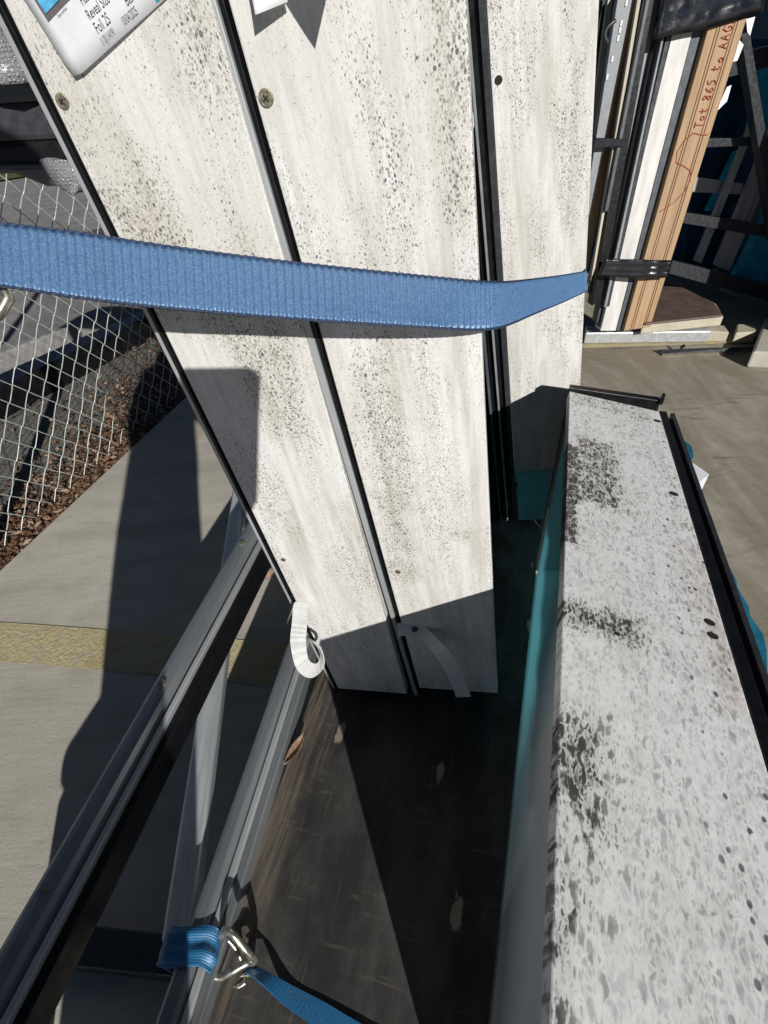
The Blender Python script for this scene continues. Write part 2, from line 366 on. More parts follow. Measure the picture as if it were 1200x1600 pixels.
# leaf litter between slab and asphalt
def leaf_mat():
    t = NT('dry_leaf'); n = t.n.new('ShaderNodeNewGeometry'); r = n.outputs['Random Per Island']
    c = t.mix(t.step(r, 0, .5), (.04, .025, .017), (.18, .095, .052)); c = t.mix(t.step(r, .6, 1), c, (.36, .26, .18)); return t.out(c, .75, 0, .3)
M['leaf'] = leaf_mat()
lf = MB()
for i in range(17000):
    s = random.uniform(-.3, 3.6); wmax = .16+.20*max(0, s)
    n = abs(random.gauss(0, .55))*wmax+.004
    if random.random() < .08: n = random.uniform(0, 1.1)
    p = kp(s, n, -.016+random.random()*.02*(1 if n < wmax else .3))
    L = random.uniform(.006, .017); W = L*random.uniform(.35, .6); ang = random.uniform(0, 6.3)
    t = V((math.cos(ang), math.sin(ang), random.uniform(-.35, .35))).normalized(); q = V((-t.y, t.x, random.uniform(-.6, .6))).normalized()
    c = V((0, 0, 1))*random.uniform(.0, .004)
    lf.add([p-t*L, p+q*W+c, p+t*L, p-q*W+c], [(0, 1, 3), (1, 2, 3)])
tag(lf.build('leaf_litter', M['leaf']), 'dry brown leaf litter along the slab edge under the fence', 'leaf litter', kind='stuff')

# ================================================================== CHAIN LINK FENCE
fo = kp(0, .06, 0); FA = .038; FB = .041
fence = thing('chain_link_fence', kp(0, .06, -.02), 'galvanised chain link fence standing along the slab edge behind leaf litter', 'fence')
NW = 97; FH = 1.95
wm = MB(); pts = []
nseg = int(FH/FB)
for k in range(nseg+1):
    sgn = k % 2; h = .012+k*FB
    x = FA*sgn
    if 0 < k < nseg:   # rounded knuckle at each bend
        dx = FA*(1 if sgn == 0 else -1)
        pts.append((x+dx*.16, (.0022 if sgn else -.0022), h-FB*.16)); pts.append((x+dx*.02, 0, h)); pts.append((x+dx*.16, (-.0022 if sgn else .0022), h+FB*.16))
    else: pts.append((x, 0, h))
wm.tube(pts, .0016, 5)
wme = wm.mesh('wire'); wme.materials.append(M['wire'])
for i in range(NW):
    o = bpy.data.objects.new('wire', wme)
    s = -.75+i*FA
    Mx = frame(kp(s, .06+.012*math.sin(s*5), -.02), KD, V((0, 0, 1)))
    X = Matrix((KD, KN, V((0, 0, 1)))).transposed().to_4x4(); X.translation = kp(s, .06+.014*math.sin(s*4.1)+.006*math.sin(s*11), -.02)
    X = X @ Matrix.Rotation(.03*math.sin(s*3), 4, 'X')
    if i % 2: X = X @ Matrix.Translation((FA, 0, 0)) @ Matrix.Scale(-1, 4, (1, 0, 0))
    link(o, X, fence)
for h in (.62, 1.3, 1.93):
    MB().tube([kp(-.8+k*.25, .06+.014*math.sin((-.8+k*.25)*4.1)+.004, h+.008*math.sin(k*1.7)) for k in range(16)], .0018, 5).build('line_wire', M['wire'], fence)
for s in (-.85, 3.0):
    MB().tube([kp(s, .10, -.05), kp(s, .10, 2.0)], .024, 14).build('post', M['galv'], fence, smooth=False)

# ================================================================== LEFT TROLLEY (rails, brace, deck)
DZ = .17
trolley = thing('steel_trolley', (-.2, .35, 0), 'galvanised steel A-frame trolley with black plywood deck under the leaning windows', 'trolley')
def tube_sect(name, a, b, w, h, mat, parent, bevel=.006, up=V((0, 0, 1))):
    a = V(a); b = V(b); y = (b-a).normalized(); x = y.cross(up).normalized(); z = x.cross(y)
    Mx = Matrix((x, y, z)).transposed().to_4x4(); Mx.translation = a; L = (b-a).length
    o = MB().box(-w/2, w/2, 0, L, -h/2, h/2).build(name, mat, parent, Mx, local=True, bevel=bevel)
    if bevel: o.modifiers['bevel'].segments = 4
    for p in o.data.polygons: p.use_smooth = False
    return o
# upper strut (two sections side by side)
h1 = .30
pa = atz(20, 1555, h1); pb = atz(408, 835, h1); d1 = (pb-pa).normalized(); x1 = d1.cross(V((0, 0, 1))).normalized()
pa = pa-d1*.25; pb = pb+d1*.45
o = tube_sect('strut', pa-x1*.014, pb-x1*.014, .047, .05, M['galv'], trolley, .020)
tube_sect('strut_lip', pa+x1*.0185, pb+x1*.0185, .009, .044, M['lip'], trolley, .002)
tube_sect('strut_channel', pa+x1*.030-V((0, 0, .012)), pb+x1*.030-V((0, 0, .012)), .013, .05, M['black'], trolley, .002)
for k in (.34, .62, .95):
    c = pa+d1*k-x1*.014+V((0, 0, .025)); MB().prism([c+x1*.006*math.cos(a*math.pi/3)+d1*.006*math.sin(a*math.pi/3) for a in range(6)], (0, 0, .004)).build('bolt', M['screw'], trolley)
# lower rail beside the deck
h2 = .185
qa = atz(296, 1540, h2); qb = atz(466, 1020, h2); d2 = (qb-qa).normalized(); x2 = d2.cross(V((0, 0, 1))).normalized()
qa = qa-d2*.30; qb = qb+d2*.35
tube_sect('base_rail', qa-x2*.006, qb-x2*.006, .030, .045, M['galv'], trolley, .010)
tube_sect('rail_lip', qa+x2*.015, qb+x2*.015, .010, .04, M['lip'], trolley, .002)
tube_sect('rail_channel', qa+x2*.027-V((0, 0, .006)), qb+x2*.027-V((0, 0, .006)), .013, .04, M['galv'], trolley, .003)
# brace running back under the strut
ba = atz(287, 1420, .145); bb = atz(376, 772, .10)
bd = (bb-ba).normalized()
M['sunlit_galv'] = plain('sunlit_galvanising', (.60, .64, .655), .36, .35, .14, 30, .5, .05, (3, .2, 3))  # lighter copy of the galvanising, with the brace's sunlight put into its colour
tube_sect('brace', ba-bd*.04, bb+bd*.5, .044, .03, M['sunlit_galv'], trolley, .008)
# cross foot and legs
ca = atz(105, 1478, .03); cb = atz(300, 1500, .03)
tube_sect('cross_foot', ca, cb, .05, .05, M['black2'], trolley, .004)
for p in (pa+d1*.03, pb-d1*.1): tube_sect('leg', p-V((0, 0, .03))-x1*.014, V((p.x, p.y, 0))-x1*.014, .04, .04, M['galv'], trolley, .006, up=V((0, 1, 0)))
for p in (qa+d2*.02, qb-d2*.02): tube_sect('leg', p-V((0, 0, .024)), V((p.x, p.y, 0)), .036, .036, M['galv'], trolley, .006, up=V((0, 1, 0)))
# deck board
e0 = atz(492, 1125, DZ); e1 = atz(332, 1556, DZ); ed = (e0-e1).normalized()
TA = at(890, 610, 1.04); TB = at(858, 1600, .293); td = (TA-TB); td.z = 0
def tl(y, off=0):     # a point under the low window's left edge
    t = (y-TB.y)/(TA.y-TB.y); p = TB+(TA-TB)*t; return V((p.x-off, y, 0))
lw = lambda y: V((e1.x+(e0.x-e1.x)*(y-e1.y)/(e0.y-e1.y), y, 0))
dk = [lw(-.12), tl(-.02, .006), tl(.975, .006), V((.16, .985, 0)), V((lw(.62).x-.03, .80, 0)), V((lw(.62).x-.03, .62, 0))]  # far right part carries the black on over floor that is only shaded
dk = [V((p.x, p.y, DZ)) for p in dk]
fm = frame(lw(-.12)+V((0, 0, DZ)), V((1, 0, 0)), ed)
MB().prism(dk, (0, 0, -.021)).build('deck_board', M['ply'], trolley, fm, bevel=.0015)
tube_sect('deck_bearer', V((-.20, .05, DZ-.047)), V((.05, .02, DZ-.047)), .05, .045, M['galv'], trolley, .005)
tube_sect('deck_bearer', V((-.10, .60, DZ-.047)), V((.22, .52, DZ-.047)), .05, .045, M['galv'], trolley, .005)
for x, y in ((-.1, .035), (.04, .025), (0, .57), (.2, .53)): tube_sect('leg', V((x, y, DZ-.07)), V((x, y, 0)), .035, .035, M['galv'], trolley, .004, up=V((0, 1, 0)))

# ================================================================== LEANING WINDOWS
dP = ray(815, 1600).normalized()
P1 = at(289, 520, .457); P2 = at(750, 480, .40)
NP = dP.cross(P2-P1).normalized(); NP = NP if NP.y < 0 else -NP
UX = NP.cross(dP).normalized(); UX = UX if UX.x > 0 else -UX
def wframe(origin, rot, tilt=0):
    up = (-dP)*math.cos(rot)+UX*math.sin(rot)
    Mx = frame(origin, UX, up); return Mx
def lx(Mx, x, y):       # local coords on the spine plane of a pixel
    n = Mx.col[2].to_3d(); p = onp(x, y, Mx.translation, n); return Mx.inverted() @ p

def spine_window(name, Mx, x0, x1, y0, y1, left, mat, label, cat, depth=.45, ridges=((-.0095, .0, -.003, 'black'),), sill=True):
    """a window standing on edge: timber reveal towards us, dark aluminium frame at its left, glass between"""
    base = Mx @ V(((x0+x1)/2, y0, -.1)); base.z = 0
    w = thing(name, base, label, cat, 'windows leaning on the trolley')
    MB().box(x0, x1, y0, y1, -.019, 0).build('timber_reveal', mat, w, Mx, local=True, bevel=.0012)
    k = 0
    for (a, b, z, mt) in ridges:
        MB().box(x0+a, x0+b, y0-.035, y1, -.05 if z > -.05 else z-.02, z).build('aluminium_frame' if mt != 'lip' else 'frame_lip', M[mt], w, Mx, local=True, bevel=.0008)
    # frame of the sash behind, going back into the stack
    xs0 = x0+ridges[0][0] if ridges else x0
    MB().box(xs0+.004, x0-.001, y0-.04, y1, -depth, -.052).build('sash_frame', M['black'], w, Mx, local=True, bevel=.001)
    MB().box(x0, x1-.031, y0, y0+.019, -depth, -.0195).build('bottom_sash', M['black'], w, Mx, local=True, bevel=.001)
    MB().box(x1-.020, x1-.006, y0-.04, y1, -.16, -.0205).build('sash_frame', M['black'], w, Mx, local=True, bevel=.001)
    return w

W1 = wframe(P2, .030); W2 = wframe(P2, .012)
# window one
a = lx(W1, 185, 370); b = lx(W1, 442, 402); yb = lx(W1, 530, 1076).y
w1x0 = a.x; w1x1 = b.x
win1 = spine_window('window_unit', W1, w1x0, w1x1, yb, .42, 0, M['reveal_a'],
    'leaning window with the printed paper label on its mildewed white timber reveal', 'window',
    ridges=((-.017, -.0095, -.008, 'lip'), (-.0093, -.0052, -.003, 'black'), (-.005, -.0003, -.005, 'black')))
# window two
a = lx(W2, 469, 405); b = lx(W2, 746, 435); yb2 = lx(W2, 700, 1078).y
w2x0 = a.x; w2x1 = b.x+.001
win2 = spine_window('window_unit', W2, w2x0, w2x1, yb2, .42, 0, M['reveal_b'],
    'leaning window in the middle with mildewed reveal and a curled paper label at top', 'window',
    ridges=((-.0148, -.0083, -.0015, 'lip'), (-.008, -.0042, -.004, 'black'), (-.004, -.0003, -.006, 'black')))
# window three stands further back
P3 = at(915, 440, .98); W3 = frame(P3, UX, -dP-UX*.035)
c0 = lx(W3, 786, 430).x; c1 = lx(W3, 915, 430).x; yb3 = lx(W3, 820, 836).y
win3 = spine_window('window_unit', W3, c0, c1, yb3, .62, 0, M['reveal_c'],
    'rear leaning window standing deeper behind the strap, with wide ridged black frame', 'window', depth=.3,
    ridges=((-.17, -.120, -.02, 'black'), (-.118, -.098, -.012, 'black'), (-.096, -.084, -.004, 'black'), (-.082, -.076, .004, 'greytape'), (-.074, -.052, -.006, 'black'), (-.050, -.044, .006, 'slate'), (-.042, -.031, -.004, 'black'), (-.030, -.0255, .008, 'greytape'), (-.025, -.012, -.004, 'black'), (-.0115, -.001, .006, 'black2')))  # highlights of the black frame coloured in as grey and slate ridges
tf = MB().box(c0+.004, c1-.03, yb3, yb3+.25, .0006, .0022).build('teal_light_sheet', M['teal'], win3, W3, local=True); tag(tf, 'teal light on the foot of the reveal, laid on as a coloured sheet')  # thin coloured sheet painting the teal light that falls on this foot
# a packer under each window
for Mx, x0, x1, y in ((W1, w1x0, w1x1, yb), (W2, w2x0, w2x1, yb2)):
    c = Mx @ V(((x0+x1)/2, y, -.1)); 
    pk = MB().box(c.x-.045, c.x+.045, c.y-.06, c.y+.12, DZ, max(c.z-.018, DZ+.012)).build('packing_block', M['black'], bevel=.002)
    tag(pk, 'black packing block under the window %s' % ('with the printed paper label' if Mx is W1 else 'in the middle'), 'packer', 'packing blocks on the deck')

def screw(Mx, x, y, parent, r=.0042, hole=False, z=0):
    p = lx(Mx, x, y); mb = MB()
    n = 18
    ring = lambda rr, zz: [(p.x+rr*math.cos(2*math.pi*k/n), p.y+rr*math.sin(2*math.pi*k/n), zz) for k in range(n)]
    if hole:
        mb.prism(ring(r, .0003), (0, 0, .0004)); return mb.build('screw_hole', M['hole'], parent, Mx, local=True)
    vs = ring(r, .0003)+ring(r*.95, .0011)+ring(r*.80, .0009)+ring(r*.45, .0006)+ring(r*.2, .0011)
    fs = [(k+j*n, (k+1) % n+j*n, (k+1) % n+(j+1)*n, k+(j+1)*n) for j in range(4) for k in range(n)]+[tuple(range(4*n, 5*n))]
    o = mb.add(vs, fs).build('screw', M['screw'], parent, Mx, local=True, smooth=True)
    for a in (.6, .6+math.pi/2):
        d = V((math.cos(a), math.sin(a), 0))*r*.42; e = V((-d.y, d.x, 0))*.2; c = V((p.x, p.y, .0010))
        MB().prism([c-d-e, c+d-e, c+d+e, c-d+e], (0, 0, .0004)).build('screw_slot', M['hole'], o, Mx, local=True)
    return o
screw(W1, 98, 158, win1, .0046); screw(W1, 443, 874, win1, .0036)
screw(W2, 416, 153, win2, .0050); screw(W2, 622, 893, win2, .0038); screw(W2, 648, 984, win2, .0045)
screw(W3, 779, 125, win3, .006, True); screw(W3, 808, 757, win3, .006, True)

# ------------------------------------------------------------------ printed label on window one
def text_mesh(body, size=1.0):
    cu = bpy.data.curves.new('t', 'FONT'); cu.body = body; cu.size = size; cu.resolution_u = 3
    o = bpy.data.objects.new('t', cu); COL.objects.link(o)
    dg = bpy.context.evaluated_depsgraph_get(); me = bpy.data.meshes.new_from_object(o.evaluated_get(dg))
    vs = [v.co.copy() for v in me.vertices]; fs = [tuple(p.vertices) for p in me.polygons]
    bpy.data.objects.remove(o); bpy.data.curves.remove(cu); bpy.data.meshes.remove(me); return vs, fs
lc = lx(W1, 121, 124); la = lx(W1, 258, 0); lb = lx(W1, 42, 0)
for v in (lc, la, lb): v.z = 0
A1 = (la-lc).normalized(); A2 = (lb-lc).normalized()     # along the text lines / up the sheet
def lab(a, b, z=.0): return lc+A1*a+A2*b+V((0, 0, z))
LW_ = (la-lc).length*1.35; LH_ = .21
lift = lambda a, b: 0.0012+.003*max(0, 1-(a+b)/.05)**2+.0015*math.sin(a*40+b*22)**2
nu, nv = 14, 20; lm = MB(); vs = []
rr = .004
for j in range(nv+1):
    for i in range(nu+1):
        a = LW_*i/nu; b = LH_*j/nv
        if i == 0 and j == 0: a, b = rr*.35, rr*.35
        vs.append(lab(a, b, lift(a, b)))
lm.add(vs, [(j*(nu+1)+i, j*(nu+1)+i+1, (j+1)*(nu+1)+i+1, (j+1)*(nu+1)+i) for j in range(nv) for i in range(nu)])
lab1 = lm.build('paper_label', M['paper'], win1, W1, smooth=True, local=True)
lab1.modifiers.new('thick', 'SOLIDIFY').thickness = .0003
def ltext(body, a0, b0, size, squash=.62):
    vs, fs = text_mesh(body, size)
    mb = MB().add([lab(a0+v.x*squash, b0+v.y, lift(a0+v.x*squash, b0+v.y)+.0006) for v in vs], fs)
    mb.build('printed_text', M['ink'], lab1, W1, local=True)
def lco(px, py):       # pixel -> label coordinates
    p = lx(W1, px, py)-lc; det = A1.x*A2.y-A1.y*A2.x
    return (p.x*A2.y-p.y*A2.x)/det, (A1.x*p.y-A1.y*p.x)/det
def ltp(body, px, py, hpx, squash=.62):
    a, b = lco(px, py); a2, b2 = lco(px-hpx*.55, py-hpx*.85); ltext(body, a, b, abs(b2-b)*1.9, squash)
ltp('1/ 0J114191', 166, 71, 10, .47); ltp('10/04/2025', 198, 41, 11, .47)
ltp('Foil 2S', 158, 53, 14, .62); ltp('Reveal Size', 145, 32, 13, .62); ltp('Flashing', 134, 9, 13, .62); ltp('Base', 202, 10, 13, .62)
a0, b0 = lco(80, 34); a1, b1 = lco(112, 5)
def lrect(name, a, b, c, d, mat, z): 
    return MB().add([lab(a, b, lift(a, b)+z), lab(c, b, lift(c, b)+z), lab(c, d, lift(c, d)+z), lab(a, d, lift(a, d)+z)], [(0, 1, 2, 3)]).build(name, mat, lab1, W1, local=True)
lrect('drawing_frame', a0, b0, a0+.032, b0+.07, M['inkframe'], .0008)
lrect('drawing_pane', a0+.002, b0+.003, a0+.0155, b0+.066, M['blueprint'], .0012); lrect('drawing_pane', a0+.017, b0+.003, a0+.030, b0+.066, M['blueprint'], .0012)
ltp('Colour and finish', 96, 28, 4, .62)
a2, b2 = lco(247, 4); lrect('logo_mark', a2, b2, a2+.008, b2+.006, M['tealpanel'], .0008)

# labels at the top of window two: one flat, one curled away from the face
def sheet(name, parent, Mx, fn, nu=10, nv=10, mat=M['paper']):
    vs = [fn(i/nu, j/nv) for j in range(nv+1) for i in range(nu+1)]
    o = MB().add(vs, [(j*(nu+1)+i, j*(nu+1)+i+1, (j+1)*(nu+1)+i+1, (j+1)*(nu+1)+i) for j in range(nv) for i in range(nu)]).build(name, mat, parent, Mx, smooth=True, local=True)
    o.modifiers.new('thick', 'SOLIDIFY').thickness = .0003; return o
s0 = lx(W2, 411, 21); s1 = lx(W2, 455, 2); s2 = lx(W2, 398, -20)
def f1(i, j):
    p = s0+(s1-s0)*i*1.0+(s2-s0)*j*4; return V((p.x, p.y, .002+.012*(1-j)**2*(1-.6*i)))
sheet('paper_label', win2, W2, f1)
tip = W2.inverted() @ (onp(492, 77, P2, NP)-SUN*.046)
def f2(i, j):
    a = V((-.55, .83, 0)); b = V((.52, .85, 0))
    p = tip+a*i*.09+b*j*.09; return V((p.x, p.y, max(.003, tip.z*(1-(.5*(i+j))**1.3))))
sheet('curled_label', win2, W2, f2)
# sliver of a sticker on the black frame
q = lx(W3, 738, 186); MB().add([(q.x-.007, q.y, .006), (q.x+.001, q.y-.012, .006), (q.x+.006, q.y+.004, .006), (q.x, q.y+.012, .006)], [(0, 1, 2, 3)]).build('sticker', M['paper'], win3, W3, local=True)

# ================================================================== LOW WINDOW lying along the right
TA2 = at(1026, 630, 1.04); TB2 = TB+(TA2-TA)
low = thing('window_unit', V(((TA.x+TB.x)/2+.08, (TA.y+TB.y)/2, 0)), 'low window lying on its side with blotchy white top and teal glass', 'window')
dl = (TB-TA).normalized(); near = .11
B0 = TB+dl*near; B2 = TB2+dl*near
LM = frame(TB, (TA2-TA), (TA-TB))
inv = LM.inverted()
wl = (inv @ TA2).x; ll = (inv @ TA).y
def ploc(x, y): p = onp(x, y, TB, LM.col[2].to_3d()); return inv @ p
def patch(px0, py0, px1, py1, soft, amt):
    a = ploc(px0, py0); b = ploc(px1, py1); return ((a.x+b.x)/2, (a.y+b.y)/2, abs(a.x-b.x)/2, abs(a.y-b.y)/2, soft, amt)
def low_mat():
    t = NT('blotchy_reveal')
    el = t.co((62, 30, 50), (3, 1, 0)); wv = t.noise(el, 1, 4, .6, .4)
    w2 = t.noise(t.co((150, 62, 90), (1, 7, 0)), 1, 3, .55, .3)
    big = t.noise(t.co((10, 5, 9), (2, 2, 0)), 1, 4, .6)
    hf = t.noise(t.co((460, 200, 200), (8, 2, 0)), 1, 4, .7)
    def warp(sx, sy, off, amp):       # droplet cells, stretched along the board and bent by noise
        n1 = t.n.new('ShaderNodeTexNoise'); t.L(t.co((sx*.9, sy*.9, 40), (off, 3, 0)), n1.inputs['Vector']); n1.inputs['Scale'].default_value = 1; n1.inputs['Detail'].default_value = 3
        v1 = t.n.new('ShaderNodeVectorMath'); v1.operation = 'MULTIPLY_ADD'; t.L(n1.outputs[1], v1.inputs[0]); v1.inputs[1].default_value = (amp, amp, 0); t.L(t.co((sx, sy, 0), (off, off, 0)), v1.inputs[2])
        e, _ = t.voro(v1.outputs[0], 1, 'DISTANCE_TO_EDGE'); _, rc = t.voro(v1.outputs[0], 1); return e, t.sep(rc)[0]
    e1, r1 = warp(165, 78, 0, 1.3); e2, r2_ = warp(340, 160, 5, 1.4)
    cell1 = t.math('MULTIPLY', t.step(e1, .0, .29), t.step(r1, .15, 1.0, 0, 1)); cell2 = t.math('MULTIPLY', t.step(e2, .0, .32), t.math('POWER', r2_, 1.2))
    c = t.mix(t.step(wv, .40, .72, 0, .6), (.89, .89, .88), (.72, .715, .70))
    zone_ = t.step(big, .30, .55, .70, 1.1)
    c = t.mix(t.math('MULTIPLY', cell1, t.math('MULTIPLY', zone_, .85), clamp=True), c, (.42, .42, .42))
    c = t.mix(t.math('MULTIPLY', cell2, t.math('MULTIPLY', zone_, .75), clamp=True), c, (.31, .305, .295))
    sm = t.noise(t.co((38, 7, 20), (6, 1, 0)), 1, 5, .65); c = t.mix(t.step(sm, .48, .74, 0, .3), c, (.52, .515, .50)); c = t.mix(t.step(sm, .50, .30, 0, .6), c, (.87, .87, .865))
    c = t.mix(t.step(hf, .55, .72, 0, .35), c, (.36, .355, .34)); c = t.mix(t.step(hf, .44, .30, 0, .45), c, (.86, .86, .86))
    d = 0.0
    for pt in (patch(900, 680, 975, 800, .014, .95), patch(868, 690, 902, 850, .008, 1.5), patch(862, 925, 1015, 1020, .016, 1.05), patch(840, 1100, 955, 1300, .030, 1.15), patch(840, 1300, 930, 1440, .030, .9), patch(858, 1420, 885, 1620, .010, 1.0), patch(893, 612, 1020, 660, .01, .55), patch(1080, 900, 1140, 1060, .018, .55), patch(1040, 740, 1080, 830, .012, .4)):
        d = t.math('ADD', d, t.math('MULTIPLY', rectmask(t, *pt[:5]), pt[5]))
    mold = t.noise(t.co((230, 100, 120), (4, 4, 0)), 1, 5, .68, .4)
    mold2 = t.noise(t.co((75, 34, 60), (1, 4, 0)), 1, 4, .6, .3)
    mm = t.math('ADD', t.math('ADD', t.math('MULTIPLY', mold, .45), t.math('MULTIPLY', mold2, .25)), t.math('MULTIPLY', t.math('MAXIMUM', cell1, cell2), .32))
    dd0 = t.math('MINIMUM', d, 1.25)
    fm_ = t.math('MULTIPLY', t.step(t.math('ADD', mm, t.math('MULTIPLY', dd0, .20)), .50, .70), t.math('MINIMUM', d, 1.0), clamp=True)
    c = t.mix(t.math('MULTIPLY', t.math('MINIMUM', d, 1.0), .28), c, (.40, .385, .33))
    c = t.mix(t.math('MULTIPLY', fm_, .94), c, (.05, .047, .042))
    # rusty bleed by the screw holes
    pr = patch(1085, 860, 1150, 1100, .025, 1); c = t.mix(t.math('MULTIPLY', rectmask(t, *pr[:5]), t.step(w2, .36, .62, .2, .7)), c, (.35, .24, .19))
    dist, r2 = t.voro(t.co((1, .7, 1), (2, 0, 0)), 150); rd_ = t.math('MULTIPLY', t.math('POWER', t.sep(r2)[0], 4), .40)
    zone = t.step(t.sep(t.co())[0], wl*.35, wl*.8)
    fd = t.step(t.math('SUBTRACT', rd_, dist), -.02, .09); c = t.mix(t.math('MULTIPLY', fd, t.math('MULTIPLY', zone, .85)), c, (.06, .06, .075))
    t.bump(t.math('ADD', wv, t.math('MULTIPLY', w2, .7)), .3, .0012)
    return t.out(c, t.step(wv, .3, .75, .36, .6), 0, .45)
M['low'] = low_mat()
MB().box(0, wl, -near, ll-.004, -.019, 0).build('timber_reveal', M['low'], low, LM, local=True, bevel=.0015)
# left side: teal tinted pane going down to the floor; the right side is open
eu0 = (TA-TB).normalized()
def down(p, z): return V((p.x, p.y, z))
n_left = LM.col[0].to_3d(); n_left.z = 0; n_left.normalize()
def side(name, a, b, zoff, off, th, mat, bottom=.004):
    a = V(a)+n_left*off; b = V(b)+n_left*off
    poly = [a+V((0, 0, zoff)), b+V((0, 0, zoff)), down(b, bottom), down(a, bottom)]
    return MB().prism(poly, n_left*th).build(name, mat, low, frame(a, b-a, V((0, 0, 1))), bevel=.001)
o = side('glass_pane', B0+eu0*.02, TA-eu0*.02, -.0305, .006, .004, M['pane'], .02); tag(o, 'teal tinted glass pane on the shaded side')
MB().prism([B0+V((0, 0, -.0195)), TA+V((0, 0, -.0195)), TA+V((0, 0, -.030)), B0+V((0, 0, -.030))], n_left*.0028).build('frame_lip', M['greytape'], low)
# far end: black cap with an upstand, near end closed
eu = (TA-TB).normalized()
MB().prism([TA-n_left*.001+V((0, 0, .006)), TA2+n_left*.006+V((0, 0, .006)), down(TA2, .01)+n_left*.006, down(TA, .01)-n_left*.001], eu*.02).build('end_cap', M['black'], low, bevel=.001)
MB().prism([TA2+n_left*.002-eu*.006, TA2+n_left*.010-eu*.006, TA2+n_left*.010-eu*.006+V((0, 0, .022)), TA2+n_left*.006-eu*.006+V((0, 0, .022))], eu*.01).build('end_fin', M['black'], low)
MB().prism([B0+V((0, 0, -.020)), B2+V((0, 0, -.020)), down(B2, .01), down(B0, .01)], eu*.02).build('end_cap', M['black'], low)
# right side: stepped black aluminium rail
fa = TA2-eu*.035
for nm, off, th, zo, mt in (('aluminium_frame', .0015, .013, -.001, 'black'), ('frame_groove', .0145, .008, -.016, 'black'), ('aluminium_frame', .0225, .007, -.003, 'black2')):
    a = B2+n_left*off; b = fa+n_left*off
    MB().prism([a+V((0, 0, zo)), b+V((0, 0, zo)), b+V((0, 0, -.06)), a+V((0, 0, -.06))], n_left*th).build(nm, M[mt], low, bevel=.0008)
MB().prism([down(B0, .002)+n_left*.001, down(TA, .002)+n_left*.001, down(TA2, .002), down(B2, .002)], (0, 0, .018)).build('bottom_reveal', M['white_paint'], low, bevel=.001)
def lscrew(x, y, r=.005, rx=1.9):
    p = ploc(x, y); n = 16
    MB().prism([(p.x+r*rx*math.cos(2*math.pi*k/n)*.62, p.y+r*math.sin(2*math.pi*k/n), .0004) for k in range(n)], (0, 0, .0003)).build('screw_hole', M['hole'], low, LM, local=True)
lscrew(1109, 973, .0048); lscrew(1114, 994, .0046); lscrew(1053, 772, .0055); lscrew(964, 991, .0022, 1.5); lscrew(1027, 658, .006)
# film skirt hanging out under the black rail, white tag, and a card standing off the rail
fp = []
for k in range(40):
    t = k/39; a = fa*(1-t)+B2*t
    e = .028+.018*math.sin(k*.9)+.012*math.sin(k*2.3)+(.02 if 12 < k < 26 else 0)
    fp.append((a+n_left*.030+V((0, 0, -.045)), a+n_left*(.030+e)+V((0, 0, -.13-.02*math.sin(k*1.3)))))
mb = MB(); mb.add([p for pr in fp for p in pr], [(2*i, 2*i+1, 2*i+3, 2*i+2) for i in range(39)])
M['bluefilm'] = plain('blue_film', (.02, .17, .27), .3, 0, .3, 30, .6, .5)
o = mb.build('film_skirt', M['bluefilm'], low, smooth=True); o.modifiers.new('thick', 'SOLIDIFY').thickness = .0006
def abv(x, y, dz):     # a point over the low window's top plane
    p = ploc(x, y); return LM @ V((p.x, p.y, dz))
tg = [LM @ (inv @ p) for p in (onp(1066, 716, TB+V((0, 0, -.03)), V((0, 0, 1))),)]
zt = TB2.z*.25+TA2.z*.75-.035
MB().prism([atz(1072, 716, zt), atz(1108, 741, zt-.01), atz(1094, 771, zt-.012), atz(1088, 757, zt)], (0, 0, -.0006)).build('white_tag', M['paper'], low)
MB().prism([atz(x, y, zt-.01) for x, y in ((1062, 690), (1072, 690), (1081, 698), (1084, 713), (1078, 723), (1068, 712))], (0, 0, -.003)).build('film_scrap', M['bluefilm'], low)
MB().prism([atz(x, y, zt-.02) for x, y in ((1118, 858), (1136, 880), (1150, 905), (1153, 918), (1170, 948), (1172, 962), (1192, 990), (1198, 1015), (1199, 1062), (1222, 1110), (1222, 1180), (1170, 1040), (1130, 920))], (0, 0, -.002)).build('film_scrap', M['bluefilm'], low)

# ================================================================== BLUE STRAP round the windows
strap = thing('ratchet_strap', at(400, 450, .36), 'wide blue ribbed webbing strap stretched across the leaning windows', 'strap')
keys = [(-60, 345, 443, .305), (0, 350, 447, .313), (125, 365, 466, .320), (250, 384, 481, .330), (400, 404, 494, .345), (550, 421, 505, .355), (680, 434, 513, .372), (745, 440, 516, .386),
        (775, 441, 513, .404), (800, 440, 505, .46), (835, 436, 490, .58), (880, 430, 472, .78), (914, 424, 456, .955)]
def lerp_keys(x):
    for i in range(len(keys)-1):
        if keys[i][0] <= x <= keys[i+1][0]:
            t = (x-keys[i][0])/(keys[i+1][0]-keys[i][0]); return [keys[i][j]+(keys[i+1][j]-keys[i][j])*t for j in range(1, 4)]
pts = []; 
N = 40
tops = smoothpath([at(k[0], k[1], k[3]+(.005 if k[0] < 700 else 0)) for k in keys], 40); bots = smoothpath([at(k[0], k[2], k[3]-(.009 if k[0] < 700 else .004)) for k in keys], 40)
# around the right edge of window three
n3 = W3.col[2].to_3d()
for dd_ in (.004, .03, .10, .2):
    tops.append(tops[-1]*0+at(keys[-1][0], keys[-1][1], keys[-1][3])+UX*.004*min(1, dd_/.004)-n3*dd_); bots.append(at(keys[-1][0], keys[-1][2], keys[-1][3])+UX*.004-n3*dd_)
